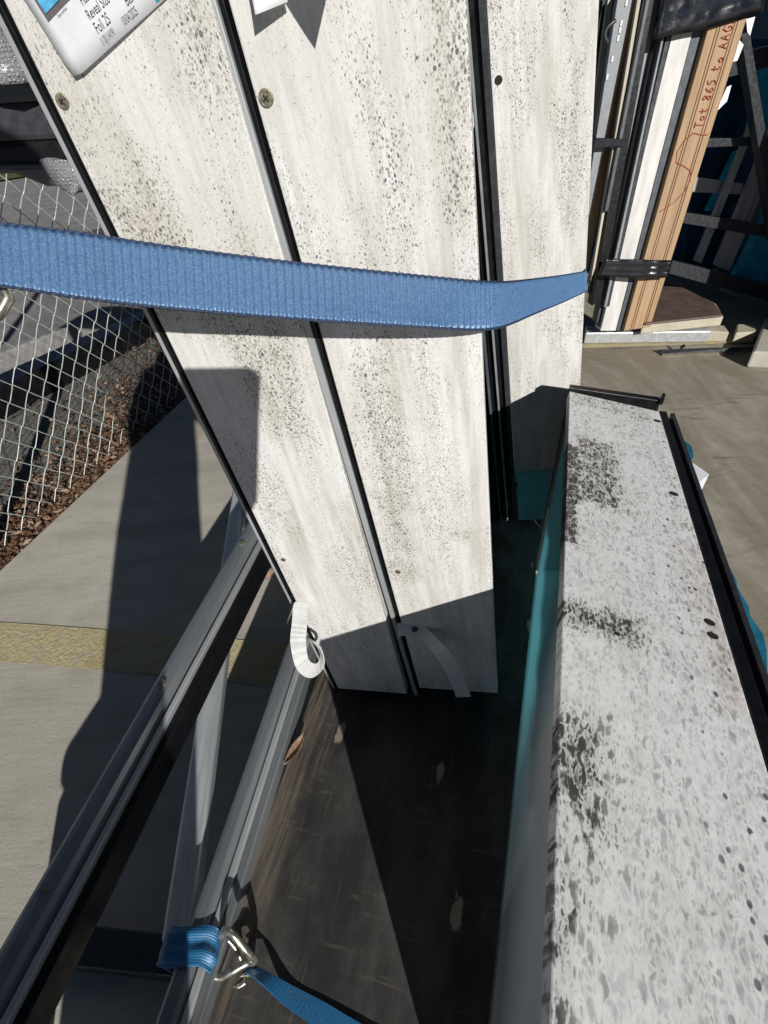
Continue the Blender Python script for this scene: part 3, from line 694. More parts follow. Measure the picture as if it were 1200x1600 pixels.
# resample evenly along the strap, so that the ribs keep their pitch
def resample(A, B, step):
    cum = [0]
    for i in range(1, len(A)): cum.append(cum[-1]+((A[i]+B[i])/2-(A[i-1]+B[i-1])/2).length)
    out = []; s = 0; j = 0
    while s < cum[-1]:
        while cum[j+1] < s: j += 1
        t = (s-cum[j])/max(1e-9, cum[j+1]-cum[j]); out.append((A[j].lerp(A[j+1], t), B[j].lerp(B[j+1], t))); s += step
    return out
RIB = .0053
rs = resample(tops, bots, RIB/10)
mb = MB(); vs = []; NV = 10
nf = len(rs)
tang = []
for i in range(nf):
    a = rs[max(0, i-3)]; b = rs[min(nf-1, i+3)]; tang.append(((b[0]+b[1])-(a[0]+a[1])).normalized())
for i in range(nf):
    A_, B_ = rs[i]; nrm = tang[i].cross(B_-A_).normalized()
    if nrm.dot(CAM-A_) < 0 and i < nf*.5: nrm = -nrm
    ph = (i/10)*2*math.pi
    hgt = .0024*abs(math.cos(ph/2))**.8
    edge = .0002*math.sin(i/10*2*math.pi)
    for j in range(NV+1):
        v = j/NV; ph = (i/10)*2*math.pi-(v-.5)*3.2*max(0, 1-i/(nf*.45)); hgt = .0015*(.5+.5*math.cos(ph))**.8
        e = edge if j in (0, NV) else 0
        hh = hgt*(1 if 0 < j < NV else .75)
        vs.append(A_.lerp(B_, v)+nrm*hh+(B_-A_).normalized()*e*(1 if j else -1))
fs = [(i*(NV+1)+j, i*(NV+1)+j+1, (i+1)*(NV+1)+j+1, (i+1)*(NV+1)+j) for i in range(nf-1) for j in range(NV)]
mb.add(vs, fs); wb = mb.build('webbing', M['strap'], strap, smooth=True)
M['strapedge'] = strap_mat('dark_selvedge', (.02, .03, .07), (.03, .05, .11), .4, .5)
for q_ in (0, NV):
    MB().tube([vs[i_*(NV+1)+q_] for i_ in range(0, nf, 3)], .0009, 5).build('selvedge', M['strapedge'], strap, smooth=True)
md = wb.modifiers.new('thick', 'SOLIDIFY'); md.thickness = .0016; md.offset = -1
# steel end fitting at the left
h0 = at(-22, 462, .318)
MB().tube([h0+RT*x+DN*y for x, y in ((-.02, -.025), (.008, -.012), (.014, .002), (.008, .012), (-.02, .02))], .0035, 10).build('end_fitting', M['chrome'], strap, smooth=True)

# ================================================================== WHITE WEBBING LOOPS
def webbing(name, label, path, wids, parent=None, ribs=True, mat=M['web']):
    """path: (px, py, depth), wids: width vectors in (RT, DN, FW) metres"""
    K_ = 30; P = smoothpath([at(*p) for p in path], K_); Wd = smoothpath([RT*w[0]+DN*w[1]+FW*w[2] for w in wids], K_); ac = 0; Q_ = []
    for i in range(len(P)):
        if i: ac += (P[i]-P[i-1]).length
        tt = (P[min(i+1, len(P)-1)]-P[max(i-1, 0)]).normalized(); Q_.append(P[i]+tt.cross(Wd[i]).normalized()*.0005*math.sin(ac/.0021*2*math.pi))
    P = Q_
    mb = MB(); mb.ribbon(P, Wd, .0012); o = mb.build(name, mat, parent, smooth=False); return o
zl = (onp(478, 950, P2, NP)-CAM).dot(FW)
# webbing one: loop hooked round the left edge of window one
t1 = thing('webbing_loop', at(480, 1000, zl), 'short white ribbed webbing loop sticking out beside the steel rail at a window foot', 'webbing', 'lifting loops')
webbing('loop', '', [(484, 942, zl-.004), (471, 944, zl-.012), (468, 975, zl-.020), (466, 1005, zl-.022), (473, 1038, zl-.02), (490, 1048, zl-.012), (503, 1034, zl-.004), (499, 1014, zl+.0), (486, 1000, zl+.004)],
        [(.021, .002, .004), (.021, .003, .004), (.0215, .004, .004), (.0215, .0, .006), (.016, -.012, .008), (.006, -.018, .010), (-.006, -.012, .014), (-.010, -.004, .016), (-.010, .0, .016)], t1)
zr = (onp(650, 985, P2, NP)-CAM).dot(FW)
t2 = thing('webbing_loop', at(650, 985, zr), 'flat white webbing tail screwed near the foot of the middle window', 'webbing', 'lifting loops')
webbing('tail', '', [(622, 984, zr-.004), (640, 981, zr-.006), (655, 984, zr-.007), (672, 1000, zr-.014), (692, 1022, zr-.024), (708, 1048, zr-.020), (718, 1070, zr-.012), (724, 1089, zr-.004)],
        [(.002, .020, .002), (.001, .021, .002), (-.004, .020, .004), (-.012, .014, .010), (-.018, .010, .010), (-.021, .006, .006), (-.021, .003, .004), (-.021, .002, .004)], t2)
c = at(648, 983, zr-.009); MB().prism([c+RT*.0048*math.cos(k*.5236)+DN*.0038*math.sin(k*.5236) for k in range(12)], -FW*.0015).build('washer', M['black2'], t2)

# ================================================================== LOWER BLUE LASHING WITH HOOK
lash = thing('lashing_strap', atz(310, 1490, h2), 'dark blue lashing wrapped round the steel rail with a bent wire hook', 'strap')
hz = (atz(310, 1490, h2+.03)-CAM).dot(FW)
# sleeve of webbing around rail and brace
mb = MB(); ring = []
c0_ = atz(318, 1455, h2); c1_ = atz(300, 1518, h2)
hw = .040
for k in range(25):
    a = 2*math.pi*k/24
    cx = math.copysign(abs(math.cos(a))**.5, math.cos(a)); cz = math.copysign(abs(math.sin(a))**.5, math.sin(a))
    ring.append((cx, cz))
nl = 60; vs = []
for j in range(nl+1):
    t = j/nl; c = c0_.lerp(c1_, t)
    for (cx, cz) in ring:
        wr = .00018*math.sin(t*95)+.0016*math.sin(t*9+cx*2.5)*(1 if cx > 0 else .4)+.0008*math.sin(t*15+cz*5)
        vs.append(c+x2*(cx*(hw+wr)-.006)+V((0, 0, 1))*(cz*(.031+wr)-.004)+d2*.004*math.sin(cx*3))
k1 = len(ring)
mb.add(vs, [(j*k1+i, j*k1+i+1, (j+1)*k1+i+1, (j+1)*k1+i) for j in range(nl) for i in range(k1-1)])
o = mb.build('wrapped_webbing', M['strap2'], lash, smooth=True); o.modifiers.new('thick', 'SOLIDIFY').thickness = .0018
zz = (atz(370, 1500, h2+.01)-CAM).dot(FW)
def hp(l): return smoothpath([at(x, y, zz+dz) for x, y, dz in l], 6)
MB().tube(hp([(346, 1462, .012), (351, 1453, -.002), (362, 1458, -.008), (376, 1474, -.008), (389, 1490, -.006), (398, 1500, 0), (392, 1512, .006)]), .0046, 10).build('hook_wire', M['chrome'], lash, smooth=True)
MB().tube(hp([(396, 1503, .002), (385, 1505, -.004), (365, 1516, -.008), (345, 1527, -.008), (331, 1526, -.006), (327, 1538, -.002), (332, 1549, 0), (350, 1547, .002), (372, 1541, .002), (384, 1533, .004)]), .0046, 10).build('hook_wire', M['chrome'], lash, smooth=True)
MB().tube(hp([(356, 1468, .012), (368, 1482, .012), (377, 1500, .012)]), .0026, 8).build('hook_wire', M['chrome'], lash, smooth=True)
MB().tube(hp([(368, 1526, .01), (384, 1523, .008), (400, 1520, .006)]), .0030, 8).build('hook_wire', M['chrome'], lash, smooth=True)
e = [at(388, 1512, zz+.0), atz(414, 1528, DZ+.022), atz(452, 1556, DZ+.007), atz(500, 1585, DZ+.004), atz(560, 1622, DZ+.004), atz(800, 1760, DZ+.004)]
tw = []
for k in range(6):
    dt = e[min(k+1, 5)]-e[max(k-1, 0)]; dt.z = 0; w_ = dt.normalized().cross(V((0, 0, 1)))*(.010, .013, .020, .024, .025, .025)[k]; w_.z = (.006, .010, .006, .002, 0, 0)[k]; tw.append(w_)
MB().ribbon(smoothpath(e, 8), smoothpath(tw, 8), .0014).build('strap_tail', M['strap2'], lash)

# a dry curled leaf on the deck by the rail
lp = atz(462, 1172, DZ+.006); lf2 = MB(); dleaf = (atz(478, 1150, DZ)-atz(446, 1200, DZ)).normalized(); xl = V((dleaf.y, -dleaf.x, 0)); vs = []
for i in range(9):
    t = i/8-.5; wd = .009*math.cos(t*3.0)
    for s_ in (-1, -.5, 0, .5, 1): vs.append(lp+dleaf*t*.062+xl*s_*wd+V((0, 0, .006*abs(s_)**1.5+.008*t*t*2)))
lf2.add(vs, [(i*5+j, i*5+j+1, i*5+j+6, i*5+j+5) for i in range(8) for j in range(4)])
M['deadleaf'] = plain('curled_leaf', (.27, .17, .12), .7, 0, .4, 150)
o = lf2.build('dead_leaf', M['deadleaf'], smooth=True); o.modifiers.new('t', 'SOLIDIFY').thickness = .0006; tag(o, 'curled brown dead leaf on the black deck beside the rail', 'leaf')
o = MB().tube([atz(415, 905, .02)+V((x, y, z)) for x, y, z in ((0, 0, 0), (.01, .02, .01), (.03, .03, .005))], [.004, .012, .003], 6).build('dead_leaf', M['deadleaf'], smooth=True); tag(o, 'brown leaf scrap on the slab behind the steel strut', 'leaf')

# ================================================================== BUBBLE WRAPPED BUNDLE, upper left behind the fence
YB = 1.15
bund = thing('wrapped_bundle', ony(40, 240, YB), 'bundle of black window frames with bubble wrapped ends before the fence', 'bundle')
def bandx(name, px, mat, th, Y0=YB, bevel=.01):
    MB().prism([ony(x, y, Y0) for x, y in px], V((.1, .35, 0)).normalized()*th*.55).build(name, mat, bund, bevel=bevel)
bandx('wrapped_frame', [(-560, 195), (175, 150), (185, 215), (-560, 250)], M['black2'], .16)
bandx('wrapped_frame', [(-560, 246), (185, 212), (190, 262), (-560, 300)], M['black'], .2)
bandx('wrapped_frame', [(-560, 130), (165, 118), (172, 154), (-560, 199)], M['slate'], .14)
def blob(name, px, Y0, th, mat):
    n = 14; vs = []; rows = len(px)
    for r_ in range(rows):
        xa, xb, y = px[r_]; 
        for k in range(n):
            a = 2*math.pi*k/n; p = ony((xa+xb)/2+(xb-xa)/2*math.cos(a), y+4*math.sin(2.2*a+r_), Y0-th*math.sin(a)*(.8+.2*math.sin(r_*2+a*3))); vs.append(p)
    MB().add(vs, [(r_*n+k, r_*n+(k+1) % n, (r_+1)*n+(k+1) % n, (r_+1)*n+k) for r_ in range(rows-1) for k in range(n)]+[tuple(range(n)), tuple(range((rows-1)*n, rows*n))]).build(name, mat, bund, smooth=True)
blob('bubble_wrap', [(-70, -5, 10), (-70, 10, 35), (-60, 22, 62), (-80, 40, 85), (-90, 50, 110), (-80, 60, 128)], YB-.03, .045, M['bubble'])
blob('bubble_wrap', [(60, 135, 250), (72, 142, 268), (85, 146, 285), (98, 138, 297), (108, 125, 302)], YB-.03, .04, M['bubble'])
M['bagplastic'] = plain('grey_plastic', (.13, .13, .135), .35, 0, .2, 20)
bandx('plastic_sheet', [(-200, 262), (95, 256), (98, 290), (70, 292), (20, 272), (-200, 278)], M['bagplastic'], .03, YB-.02)
for x in (-520, 240):
    p = ony(x, 270, YB); p2 = ony(x, 270, YB); 
    MB().prism([V((p.x-.02, YB+.02, p.z)), V((p.x+.02, YB+.02, p.z)), V((p.x+.02, YB+.02, 0)), V((p.x-.02, YB+.02, 0))], V((0, .04, 0))).build('support_post', M['greyply'], bund)
# a long board and a black strip on the road edge
for i, (q, mt, lbl) in enumerate((([(60, 385), (225, 335), (225, 352), (60, 400)], 'brownply', 'brown timber board lying on the road beyond the fence, above the strap'),
                          ([(-60, 610), (235, 478), (235, 492), (-60, 636)], 'black', 'long black strip lying along the road kerb beyond the fence'))):
    poly = [atz(x, y, .10) for x, y in q]
    o = MB().prism(poly, (0, 0, -.15)).build('timber_board' if i == 0 else 'black_strip', M[mt], bevel=.01); tag(o, lbl, 'board' if i == 0 else 'pipe')

# ================================================================== RIGHT RACK
YR = 2.38
def bar(name, q, mat, label, cat, Y=YR, th=.05, bevel=.002, parent=None, group=None, tilt=.06):
    """q: four pixel corners, top left first, clockwise; stands at depth Y and leans back by tilt"""
    P = []
    for (x, y) in q:
        p = ony(x, y, Y); p = ony(x, y, Y+tilt*p.z); P.append(p)
    fmx = frame(P[3], P[2]-P[3], P[0]-P[3])
    o = MB().prism(P, V((0, 1, -tilt)).normalized()*th).build(name, mat, parent, fmx, bevel=bevel)
    if parent is None: tag(o, label, cat, group)
    return o
G = 'profiles standing in the rack'
# profiles from left to right
bar('timber_strip', [(1004, -60), (1016, -60), (919, 420), (905, 420)], M['cedar'], 'thin tan timber strip just beside the rear window edge', 'timber', Y=2.46, group=G)
gp = bar('grey_profile', [(974, -60), (1000, -60), (921, 335), (909, 360)], M['greytape'], 'grey profile with white printed marks beside the rear window', 'profile', Y=2.34, th=.03, group=G)
for (x, y) in ((980, 5), (972, 36), (970, 47), (967, 60), (958, 92), (950, 120)):
    MB().prism([ony(x-1.5, y-4, 2.335+.06*ony(x, y, 2.34).z), ony(x+1.5, y-5, 2.335+.06*ony(x, y, 2.34).z), ony(x-.5, y+4, 2.335+.06*ony(x, y, 2.34).z), ony(x-3.5, y+5, 2.335+.06*ony(x, y, 2.34).z)], (0, .002, 0)).build('printed_mark', M['paper'], gp)
bar('cream_edge_profile', [(1006, -60), (1012, -60), (930, 420), (923, 440)], M['pale'], 'thin cream edged strip between grey and black profiles', 'profile', Y=2.33, th=.02, group=G)
bar('black_profile', [(1013, -60), (1033, -60), (939, 470), (925, 478)], M['black'], 'glossy black profile next to the cream edged strip', 'profile', Y=2.35, th=.06, group=G)
bar('steel_flat', [(1036, -60), (1046, -60), (932, 462), (915, 458)], M['greytape'], 'dull grey metal flat behind the black profile', 'profile', Y=2.40, th=.02, group=G)
bar('slate_profile', [(1050, -60), (1066, -60), (950, 505), (932, 505)], M['slate'], 'slate grey profile in the middle of the taped bundle', 'profile', Y=2.37, th=.06, group=G)
bar('slim_black_profile', [(1068, -60), (1075, -60), (945, 512), (937, 512)], M['black2'], 'slim charcoal profile touching the white post', 'profile', Y=2.35, th=.05, group=G)
bar('white_post', [(1054, 40), (1085, 40), (962, 517), (938, 517)], M['white_paint'], 'white painted post left of the grooved timber board', 'post', Y=2.35, th=.07, group=G)
bar('black_sheet_profile', [(1085, 40), (1108, 40), (978, 517), (963, 517)], M['slate'], 'dark grey side profile between white post and grooved timber', 'profile', Y=2.36, th=.07, group=G)
tb = thing('grooved_timber_board', ony(995, 515, YR), 'grooved orange timber board with red handwriting taped in the rack', 'timber', G)
Q = [(1113, 22), (1169, 22), (1016, 511), (975, 517)]
bar('board', Q, M['cedar'], None, None, Y=2.33, th=.03, parent=tb)
def tq(u, v):          # point on the front of that board (u across, v down)
    a = V((Q[0][0], Q[0][1], 0)).lerp(V((Q[1][0], Q[1][1], 0)), u); b = V((Q[3][0], Q[3][1], 0)).lerp(V((Q[2][0], Q[2][1], 0)), u); p = a.lerp(b, v)
    w_ = ony(p.x, p.y, 2.33); return ony(p.x, p.y, 2.33+.06*w_.z)
for u in (.24, .32, .70, .78):
    MB().prism([tq(u-.012, 0)-V((0, .0015, 0)), tq(u+.012, 0)-V((0, .0015, 0)), tq(u+.012, 1)-V((0, .0015, 0)), tq(u-.012, 1)-V((0, .0015, 0))], (0, .003, 0)).build('groove', M['groove'], tb)
M['red'] = plain('red_marker', (.30, .055, .035), .7)
def pen(name, pl, r=.0022):
    MB().tube([tq(u, v)-V((0, .001, 0)) for u, v in pl], r, 5).build(name, M['red'], tb)
pen('pencil_curve', [(.30+.0*k, 0) if False else (u, v) for u, v in ((.90, .385), (.70, .385), (.45, .378), (.22, .400), (.10, .435), (.16, .470), (.45, .483), (.72, .500), (.80, .53), (.72, .565), (.45, .60), (.08, .625))])
STROKES = {'T': [[(0, 1), (.6, .98)], [(.3, 1), (.28, 0)]], 'o': [[(.25, .5), (.05, .3), (.15, .02), (.42, .08), (.45, .4), (.25, .52)]], 't': [[(.22, .95), (.2, .1), (.4, .02)], [(0, .6), (.45, .62)]],
    '8': [[(.42, .85), (.2, 1), (.04, .8), (.4, .4), (.36, .05), (.1, .03), (.06, .3), (.42, .7), (.42, .85)]], '6': [[(.42, .95), (.12, .6), (.05, .2), (.25, 0), (.44, .2), (.3, .42), (.08, .3)]],
    '5': [[(.45, 1), (.1, .98), (.08, .6), (.38, .55), (.42, .2), (.2, 0), (.02, .1)]], 'A': [[(0, 0), (.25, 1), (.5, 0)], [(.1, .38), (.42, .4)]], 'G': [[(.48, .85), (.22, 1), (.02, .5), (.2, 0), (.46, .1), (.46, .42), (.28, .42)]], 'L': [[(.05, 1), (.06, 0), (.45, .02)]]}
def hand(txt, v0, u0, size):
    """marker writing running up the board"""
    up = (tq(u0, v0-.1)-tq(u0, v0)).normalized(); rt_ = (tq(u0+.2, v0)-tq(u0, v0)).normalized()
    o_ = tq(u0, v0)-V((0, .003, 0)); x = 0
    for ch in txt:
        if ch == ' ': x += .55; continue
        mb = MB(); w_ = random.uniform(-.08, .08)
        for st_ in STROKES[ch]: mb.tube([o_+up*(x+a+random.uniform(-.02, .02))*size-rt_*(b+w_)*size for a, b in st_], .0017, 5)
        mb.build('letter', M['red'], tb); x += .72
hand('Tot 865 to AAGL', .362, .66, .0305)
# black wrap round the bundle, low and high
for nm, q, lbl, Yw in (('black_wrap', [(944, 404), (1005, 405), (1049, 409), (1042, 431), (1000, 433), (934, 430)], 'lower band of black film wrapped round the profiles and timber', 2.295),
                   ('black_wrap', [(1040, -30), (1110, -60), (1200, -70), (1190, 18), (1108, 44), (1020, 62)], 'upper band of glossy black film wrapped round the bundle top', 2.33)):
    o = MB(); n = 24; top = []; 
    A_ = [q[0], q[1], q[2]]; B_ = [q[5], q[4], q[3]]
    def e2(L, t):
        i = 0 if t < .5 else 1; s = t*2-i; return (L[i][0]+(L[i+1][0]-L[i][0])*s, L[i][1]+(L[i+1][1]-L[i][1])*s)
    vs = []; nv2 = 9
    for i in range(n+1):
        t = i/n; a = e2(A_, t); b = e2(B_, t)
        for j in range(nv2+1):
            v = j/nv2; x = a[0]+(b[0]-a[0])*v; y = a[1]+(b[1]-a[1])*v
            yy = Yw+.06*ony(x, y, Yw).z+.0022*math.sin(v*19+t*2.5)+.0016*math.sin(v*37-t*4)+.001*math.sin(t*23)
            vs.append(ony(x, y, yy))
    o.add(vs, [(i*(nv2+1)+j, i*(nv2+1)+j+1, (i+1)*(nv2+1)+j+1, (i+1)*(nv2+1)+j) for i in range(n) for j in range(nv2)])
    ob = o.build(nm, M['film'], smooth=True); s_ = ob.modifiers.new('t', 'SOLIDIFY'); s_.thickness = .012; s_.offset = -1
    tag(ob, lbl, 'wrap', 'black film wraps')
o = bar('black_wrap', [(930, 215), (978, 217), (975, 229), (927, 231)], M['film'], 'narrow black tape round the black and cream profiles', 'wrap', Y=2.30, th=.07, group='black film wraps')

# platform, bearers, blocks on the ground
def slab(name, px, ztop, th, mat, label, cat, group=None, bevel=.006):
    P = [atz(x, y, ztop) for x, y in px]
    o = MB().prism(P, (0, 0, -th)).build(name, mat, bevel=bevel, M=frame(P[0], V((1, 0, 0)), V((0, 1, 0)))); return tag(o, label, cat, group)
pl_ = [(1008, 505), (1130, 492), (1118, 474), (1060, 445), (1000, 440)]
slab('platform_board', pl_, .125, .012, M['brownply'], 'brown plywood platform board behind the timber bundle', 'board')
pm = MB().prism([atz(x, y, .112) for x, y in ((1004, 508), (1131, 494), (1119, 474), (1060, 446), (1000, 442))], (0, 0, -.045)).build('pallet', M['pale'], bevel=.006); tag(pm, 'pale timber pallet edge under the brown platform board', 'pallet')
slab('steel_bearer', [(915, 520), (1112, 517), (1108, 506), (915, 508)], .062, .055, M['lip'], 'long grey steel bearer at the foot of the rack', 'bearer')
slab('timber_block', [(1106, 517), (1140, 519), (1132, 508), (1104, 507)], .055, .05, M['pale'], 'pale timber block at the end of the steel bearer', 'block', 'blocks at the rack foot')
slab('timber_block', [(1150, 520), (1183, 518), (1182, 506), (1152, 506)], .060, .055, M['pale'], 'pale timber block next to the concrete footing', 'block', 'blocks at the rack foot')
slab('footing', [(1176, 549), (1330, 556), (1330, 490), (1196, 497)], .075, .075, M['conc'], 'grey concrete footing beside the end of the metal angle bar', 'footing', bevel=.01)
lb_ = thing('metal_angle', atz(1100, 548, 0), 'dark metal angle bar lying on the concrete before the rack', 'bar')
MB().prism([atz(1034, 553, .008), atz(1178, 546, .008), atz(1176, 541, .02), atz(1029, 546, .02)], (0, 0, -.006)).build('flange', M['black2'], lb_, bevel=.001)
MB().prism([atz(1036, 555.5, .004), atz(1179, 548.5, .004), atz(1178, 546.5, .014), atz(1035, 553.5, .014)], (0, .003, -.003)).build('bright_edge', M['chrome'], lb_)
MB().tube([atz(1063, 544, .025), atz(1070, 539, .04)], .007, 8).build('stud', M['black'], lb_)

# steel rack frame and the stacked windows in its shade
rack = thing('storage_rack', ony(1150, 420, 2.9), 'black steel storage rack full of wrapped windows behind the timber bundle', 'rack')
def rbar(name, q, mat, Y, th=.05): bar(name, q, mat, None, None, Y=Y, th=th, parent=rack, tilt=0)
rbar('diagonal_brace', [(1158, 55), (1172, 50), (1225, 380), (1208, 380)], M['black2'], 2.62)
rbar('rail', [(1060, 218), (1230, 214), (1230, 226), (1058, 232)], M['black2'], 2.72)
rbar('rail', [(1052, 330), (1230, 356), (1230, 376), (1050, 346)], M['black2'], 2.70)
rbar('rail', [(1040, 405), (1230, 452), (1230, 478), (1036, 425)], M['black2'], 2.66)
rbar('rail', [(1120, 90), (1230, 66), (1230, 98), (1110, 128)], M['black2'], 2.76)
rbar('upright', [(1262, -60), (1300, -60), (1340, 520), (1290, 520)], M['black2'], 2.5, .06)
rbar('upright', [(880, -80), (905, -80), (890, 500), (870, 500)], M['black2'], 2.9, .06)
rbar('shade_roof', [(880, -90), (1300, -110), (1300, -60), (880, -40)], M['black2'], 2.6, .9)  # unseen deep roof added over the rack to darken its inside
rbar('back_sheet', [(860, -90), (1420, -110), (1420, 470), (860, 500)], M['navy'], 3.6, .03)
# stacked windows: navy wrapped panels and weathered slats between them
GS = 'wrapped windows stacked in the rack'
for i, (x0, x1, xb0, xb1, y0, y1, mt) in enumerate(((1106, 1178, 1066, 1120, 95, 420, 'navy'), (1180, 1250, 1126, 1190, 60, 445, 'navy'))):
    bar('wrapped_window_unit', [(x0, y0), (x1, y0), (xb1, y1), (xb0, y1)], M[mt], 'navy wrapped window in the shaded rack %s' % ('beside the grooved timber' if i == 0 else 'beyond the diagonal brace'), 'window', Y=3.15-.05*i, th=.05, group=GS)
bar('wrapped_window_unit', [(1184, 365), (1262, 352), (1250, 480), (1148, 434)], M['tealpanel'], 'teal wrapped panel with bright edge low in the shaded rack', 'window', Y=2.86, th=.05, group=GS)
bar('wrapped_window_unit', [(1200, 300), (1230, 260), (1230, 340), (1190, 352)], M['tealpanel'], 'teal panel edge above the low teal wrapped panel', 'window', Y=2.95, th=.03, group=GS)
for i, (q, lbl) in enumerate((
    ([(1176, 190), (1184, 188), (1096, 412), (1087, 408)], 'single grey timber batten leaning in the rack near the grooved timber'),
    ([(1218, 172), (1228, 172), (1128, 420), (1118, 414)], 'grey timber batten leaning in the rack, first of the close pair'),
    ([(1236, 172), (1246, 172), (1140, 424), (1130, 420)], 'grey timber batten leaning in the rack, second of the close pair'),
    ([(1088, 276), (1162, 287), (1158, 304), (1082, 300)], 'short grey timber batten lying level across the rack'),
    ([(1052, 408), (1104, 430), (1098, 442), (1048, 424)], 'small grey batten low behind the brown platform'),
    ([(1134, 444), (1198, 472), (1192, 486), (1128, 454)], 'mottled grey batten low in the rack below the teal panel'))):
    bar('timber_batten', q, M['greyply'], lbl, 'batten', Y=2.80+.02*i, th=.03, group='grey battens in the rack')
M['whitefilm'] = plain('white_plastic', (.80, .81, .83), .4, 0, .05, 30)
for i, (q, lbl) in enumerate((
    ([(1166, 30), (1180, 26), (1172, 56), (1168, 50)], 'topmost white plastic scrap beside the black wrap'),
    ([(1155, 62), (1162, 70), (1152, 95), (1142, 97)], 'white plastic scrap beside the timber below the top wrap'),
    ([(1136, 136), (1143, 133), (1136, 158), (1118, 176)], 'white plastic scrap beside the timber at the navy panel'),
    ([(1082, 82), (1092, 76), (1084, 108), (1080, 106)], 'white plastic sliver between white post and grooved timber, upper'),
    ([(1074, 126), (1079, 126), (1066, 165), (1060, 168)], 'white plastic sliver between white post and grooved timber, lower'),
    ([(1055, 12), (1068, 20), (1054, 24), (1050, 24)], 'white plastic corner above the white post'))):
    bar('plastic_scrap', q, M['whitefilm'], lbl, 'plastic', Y=2.47, th=.004, bevel=0, group='white plastic scraps')
o = MB().tube(smoothpath([ony(x, y, 2.30) for x, y in ((962, 32), (950, 42), (945, 55), (950, 68))], 5), .006, 8).build('bent_hook', M['black2'], smooth=True); tag(o, 'bent dark wire hook beside the grey profile', 'hook')

# unseen stack of panels, added beside the rack only to shade its inside
st = thing('added_shade_stack', (2.35, 2.0, 0), 'tall unseen stack of navy panels added beside the rack to shade it', 'stack')
for k in range(6):
    MB().box(1.96+.16*k, 2.09+.16*k, 1.75+.03*(k % 2), 2.25, .05, 2.0-.06*(k % 3)).build('shade_panel', M['navy'], st, bevel=.004)
MB().box(1.94, 2.94, 1.74, 2.27, .0, .05).build('pallet', M['greyply'], st)

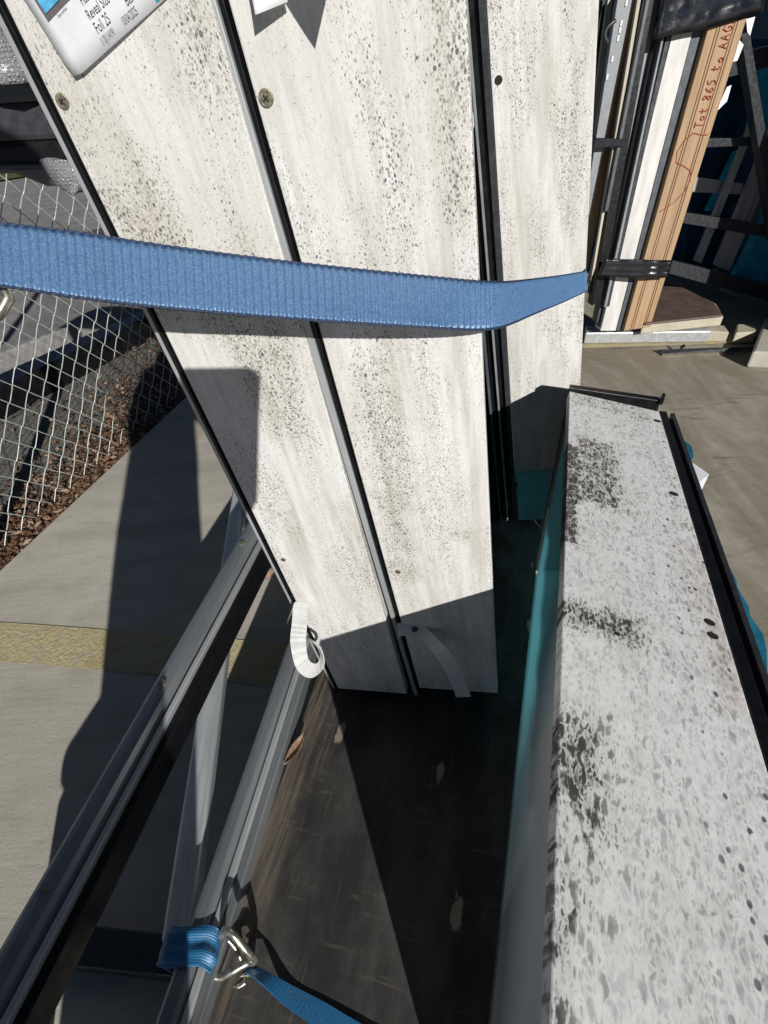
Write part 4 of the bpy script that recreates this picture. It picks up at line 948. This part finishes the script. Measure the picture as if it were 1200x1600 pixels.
# ================================================================== THE PHOTOGRAPHER (his shadow falls into the picture)
def photographer():
    J = {}; E = []; Rr = {}
    def j(n, p, r, par=None):
        J[n] = V(p); Rr[n] = r
        if par: E.append((par, n))
    bx, by = -.26, -.46
    j('pelvis', (bx, by, .96), .125); j('belly', (bx, by+.01, 1.10), .120, 'pelvis'); j('chest', (bx, by+.02, 1.27), .130, 'belly')
    j('neck0', (bx, by+.04, 1.43), .075, 'chest'); j('neck', (bx, by+.06, 1.49), .055, 'neck0'); j('jaw', (bx+.01, by+.10, 1.55), .070, 'neck'); j('skull', (bx+.01, by+.09, 1.64), .092, 'jaw'); j('crown', (bx+.01, by+.08, 1.70), .070, 'skull')
    j('nose', (bx+.02, by+.205, 1.595), .014, 'skull')
    for sd, nm in ((-1, 'l'), (1, 'r')):
        j(nm+'hip', (bx+sd*.055, by, .90), .088, 'pelvis'); j(nm+'knee', (bx+sd*.06, by+.03, .50), .072, nm+'hip'); j(nm+'calf', (bx+sd*.062, by-.01, .34), .066, nm+'knee')
        j(nm+'ankle', (bx+sd*.065, by-.02, .10), .045, nm+'calf'); j(nm+'ball', (bx+sd*.07, by+.10, .045), .042, nm+'ankle'); j(nm+'toe', (bx+sd*.075, by+.17, .035), .032, nm+'ball')
    j('lsh', (bx-.11, by+.02, 1.37), .070, 'chest'); j('lel', (bx-.105, by+.02, 1.09), .046, 'lsh'); j('lwr', (bx-.06, by+.20, .95), .031, 'lel')
    j('rsh', (bx+.115, by+.03, 1.37), .070, 'chest'); j('rel', (bx+.13, by+.17, 1.10), .045, 'rsh')
    pc = CAM-FW*.014-RT*.024+DN*.060                      # centre of the phone
    wr = pc+DN*.150-FW*.05; j('rwr', wr, .030, 'rel'); j('rpalm', pc+DN*.085-FW*.028, .030, 'rwr')
    for k, (a, b) in enumerate(((-.012, .030), (.008, .022), (.028, .012), (.048, .0))):
        j('rf%da' % k, pc+DN*(.058-a*.6+.02)+RT*.028-FW*.014, .0095, 'rpalm'); j('rf%db' % k, pc+DN*(.066-a)+RT*.036+FW*.0, .0085, 'rf%da' % k)
    j('rth', pc+DN*.04-RT*.038-FW*.012, .011, 'rpalm'); j('rth2', pc+DN*.005-RT*.036-FW*.014, .009, 'rth')
    lw_ = J['lwr']; j('lpalm', lw_+V((.03, .06, -.02)), .030, 'lwr')
    for k in range(4): j('lf%da' % k, J['lpalm']+V((.02*k-.02, .05, -.01)), .0095, 'lpalm'); j('lf%db' % k, J['lpalm']+V((.02*k-.018, .075, -.035)), .0085, 'lf%da' % k)
    j('lth', J['lpalm']+V((.045, .01, .01)), .011, 'lpalm')
    names = list(J); idx = {n: i for i, n in enumerate(names)}
    me = bpy.data.meshes.new('person'); me.from_pydata([J[n][:] for n in names], [(idx[a], idx[b]) for a, b in E], [])
    ob = bpy.data.objects.new('tmp_body', me); COL.objects.link(ob)
    ob.modifiers.new('skin', 'SKIN'); ss = ob.modifiers.new('sub', 'SUBSURF'); ss.levels = 2; ss.render_levels = 2
    sv = me.skin_vertices[0].data
    for n in names:
        r = Rr[n]; sv[idx[n]].radius = (r*(1.0 if n not in ('chest', 'belly', 'pelvis') else 1.12), r*(1.0 if n not in ('chest', 'belly', 'pelvis') else .78))
        sv[idx[n]].use_root = (n == 'pelvis')
    dg = bpy.context.evaluated_depsgraph_get(); m2 = bpy.data.meshes.new_from_object(ob.evaluated_get(dg)); bpy.data.objects.remove(ob)
    for nm, c in (('skin_tone', (.45, .28, .20)), ('shirt_cloth', (.05, .08, .16)), ('trouser_cloth', (.04, .04, .045)), ('shoe_leather', (.02, .018, .016))): m2.materials.append(plain(nm, c, .75, 0, .1, 60))
    for p in m2.polygons:
        c = p.center; p.use_smooth = True
        dw = min((c-J['rwr']).length, (c-J['rpalm']).length, (c-pc).length, (c-J['lwr']).length, (c-J['lpalm']).length)
        p.material_index = 0 if (c.z > 1.47 or dw < .10) else 1 if c.z > .97 else 2 if c.z > .09 else 3
    o = bpy.data.objects.new('person', m2); link(o, Matrix.Identity(4)); tag(o, 'person in dark shirt and trousers standing behind the camera holding a phone', 'person')
    hr = bmesh.new(); bmesh.ops.create_uvsphere(hr, u_segments=18, v_segments=12, radius=1)
    for v in hr.verts:
        q = v.co.copy(); q.z = max(q.z, -.25 if q.y < 0 else .25); v.co = V((J['skull'].x+q.x*.098, J['skull'].y-.008+q.y*.108, J['skull'].z+.012+q.z*.105))
    hm = bpy.data.meshes.new('hair'); hr.to_mesh(hm); hr.free(); hm.materials.append(plain('hair_brown', (.04, .025, .018), .7))
    h = bpy.data.objects.new('hair', hm); link(h, Matrix.Identity(4), o)
    # phone
    ph = thing('phone', pc, 'dark slab phone held by the person behind the camera', 'phone'); hw_, hh_, rc_ = .0385, .079, .010; poly = []
    for (sx, sy, a0) in ((1, -1, -90), (1, 1, 0), (-1, 1, 90), (-1, -1, 180)):
        for k in range(6):
            a = math.radians(a0+k*18); poly.append(pc+RT*(sx*(hw_-rc_)+rc_*math.cos(a))+DN*(sy*(hh_-rc_)+rc_*math.sin(a)))
    MB().prism(poly, FW*.008).build('body', M['black'], ph)
    MB().prism([pc+RT*x+DN*y-FW*.0004 for x, y in ((-.036, -.076), (.036, -.076), (.036, .076), (-.036, .076))], -FW*.0002).build('screen', M['film'], ph)
photographer()

# further thin profiles packed among the others in the rack
for i, (q, mt, Yq, lbl) in enumerate((
    ([(946, -60), (954, -60), (921, 200), (915, 200)], 'black', 2.52, 'dark profile hard against the rear window edge'),
    ([(958, -60), (966, -60), (928, 210), (922, 210)], 'pale', 2.54, 'pale sliver of timber behind the bent hook'),
    ([(1022, -60), (1027, -60), (950, 330), (945, 330)], 'slate', 2.31, 'thin slate strip in front of the glossy black profile'),
    ([(1060, -60), (1063, -60), (948, 480), (944, 480)], 'greytape', 2.34, 'grey hairline strip beside the slate profile'))):
    bar('thin_profile', q, M[mt], lbl, 'profile', Y=Yq, th=.02, bevel=.001, group=G)
for i, (q, mt, Yq, lbl) in enumerate((
    ([(1186, 90), (1230, 80), (1230, 205), (1170, 212)], 'tealpanel', 3.0, 'bright blue wrapped panel high behind the diagonal brace'),
    ([(1152, 235), (1164, 233), (1120, 330), (1106, 330)], 'tealpanel', 3.05, 'small blue wrapped edge between the grey battens'))):
    bar('wrapped_window_unit', q, M[mt], lbl, 'window', Y=Yq, th=.04, group=GS)
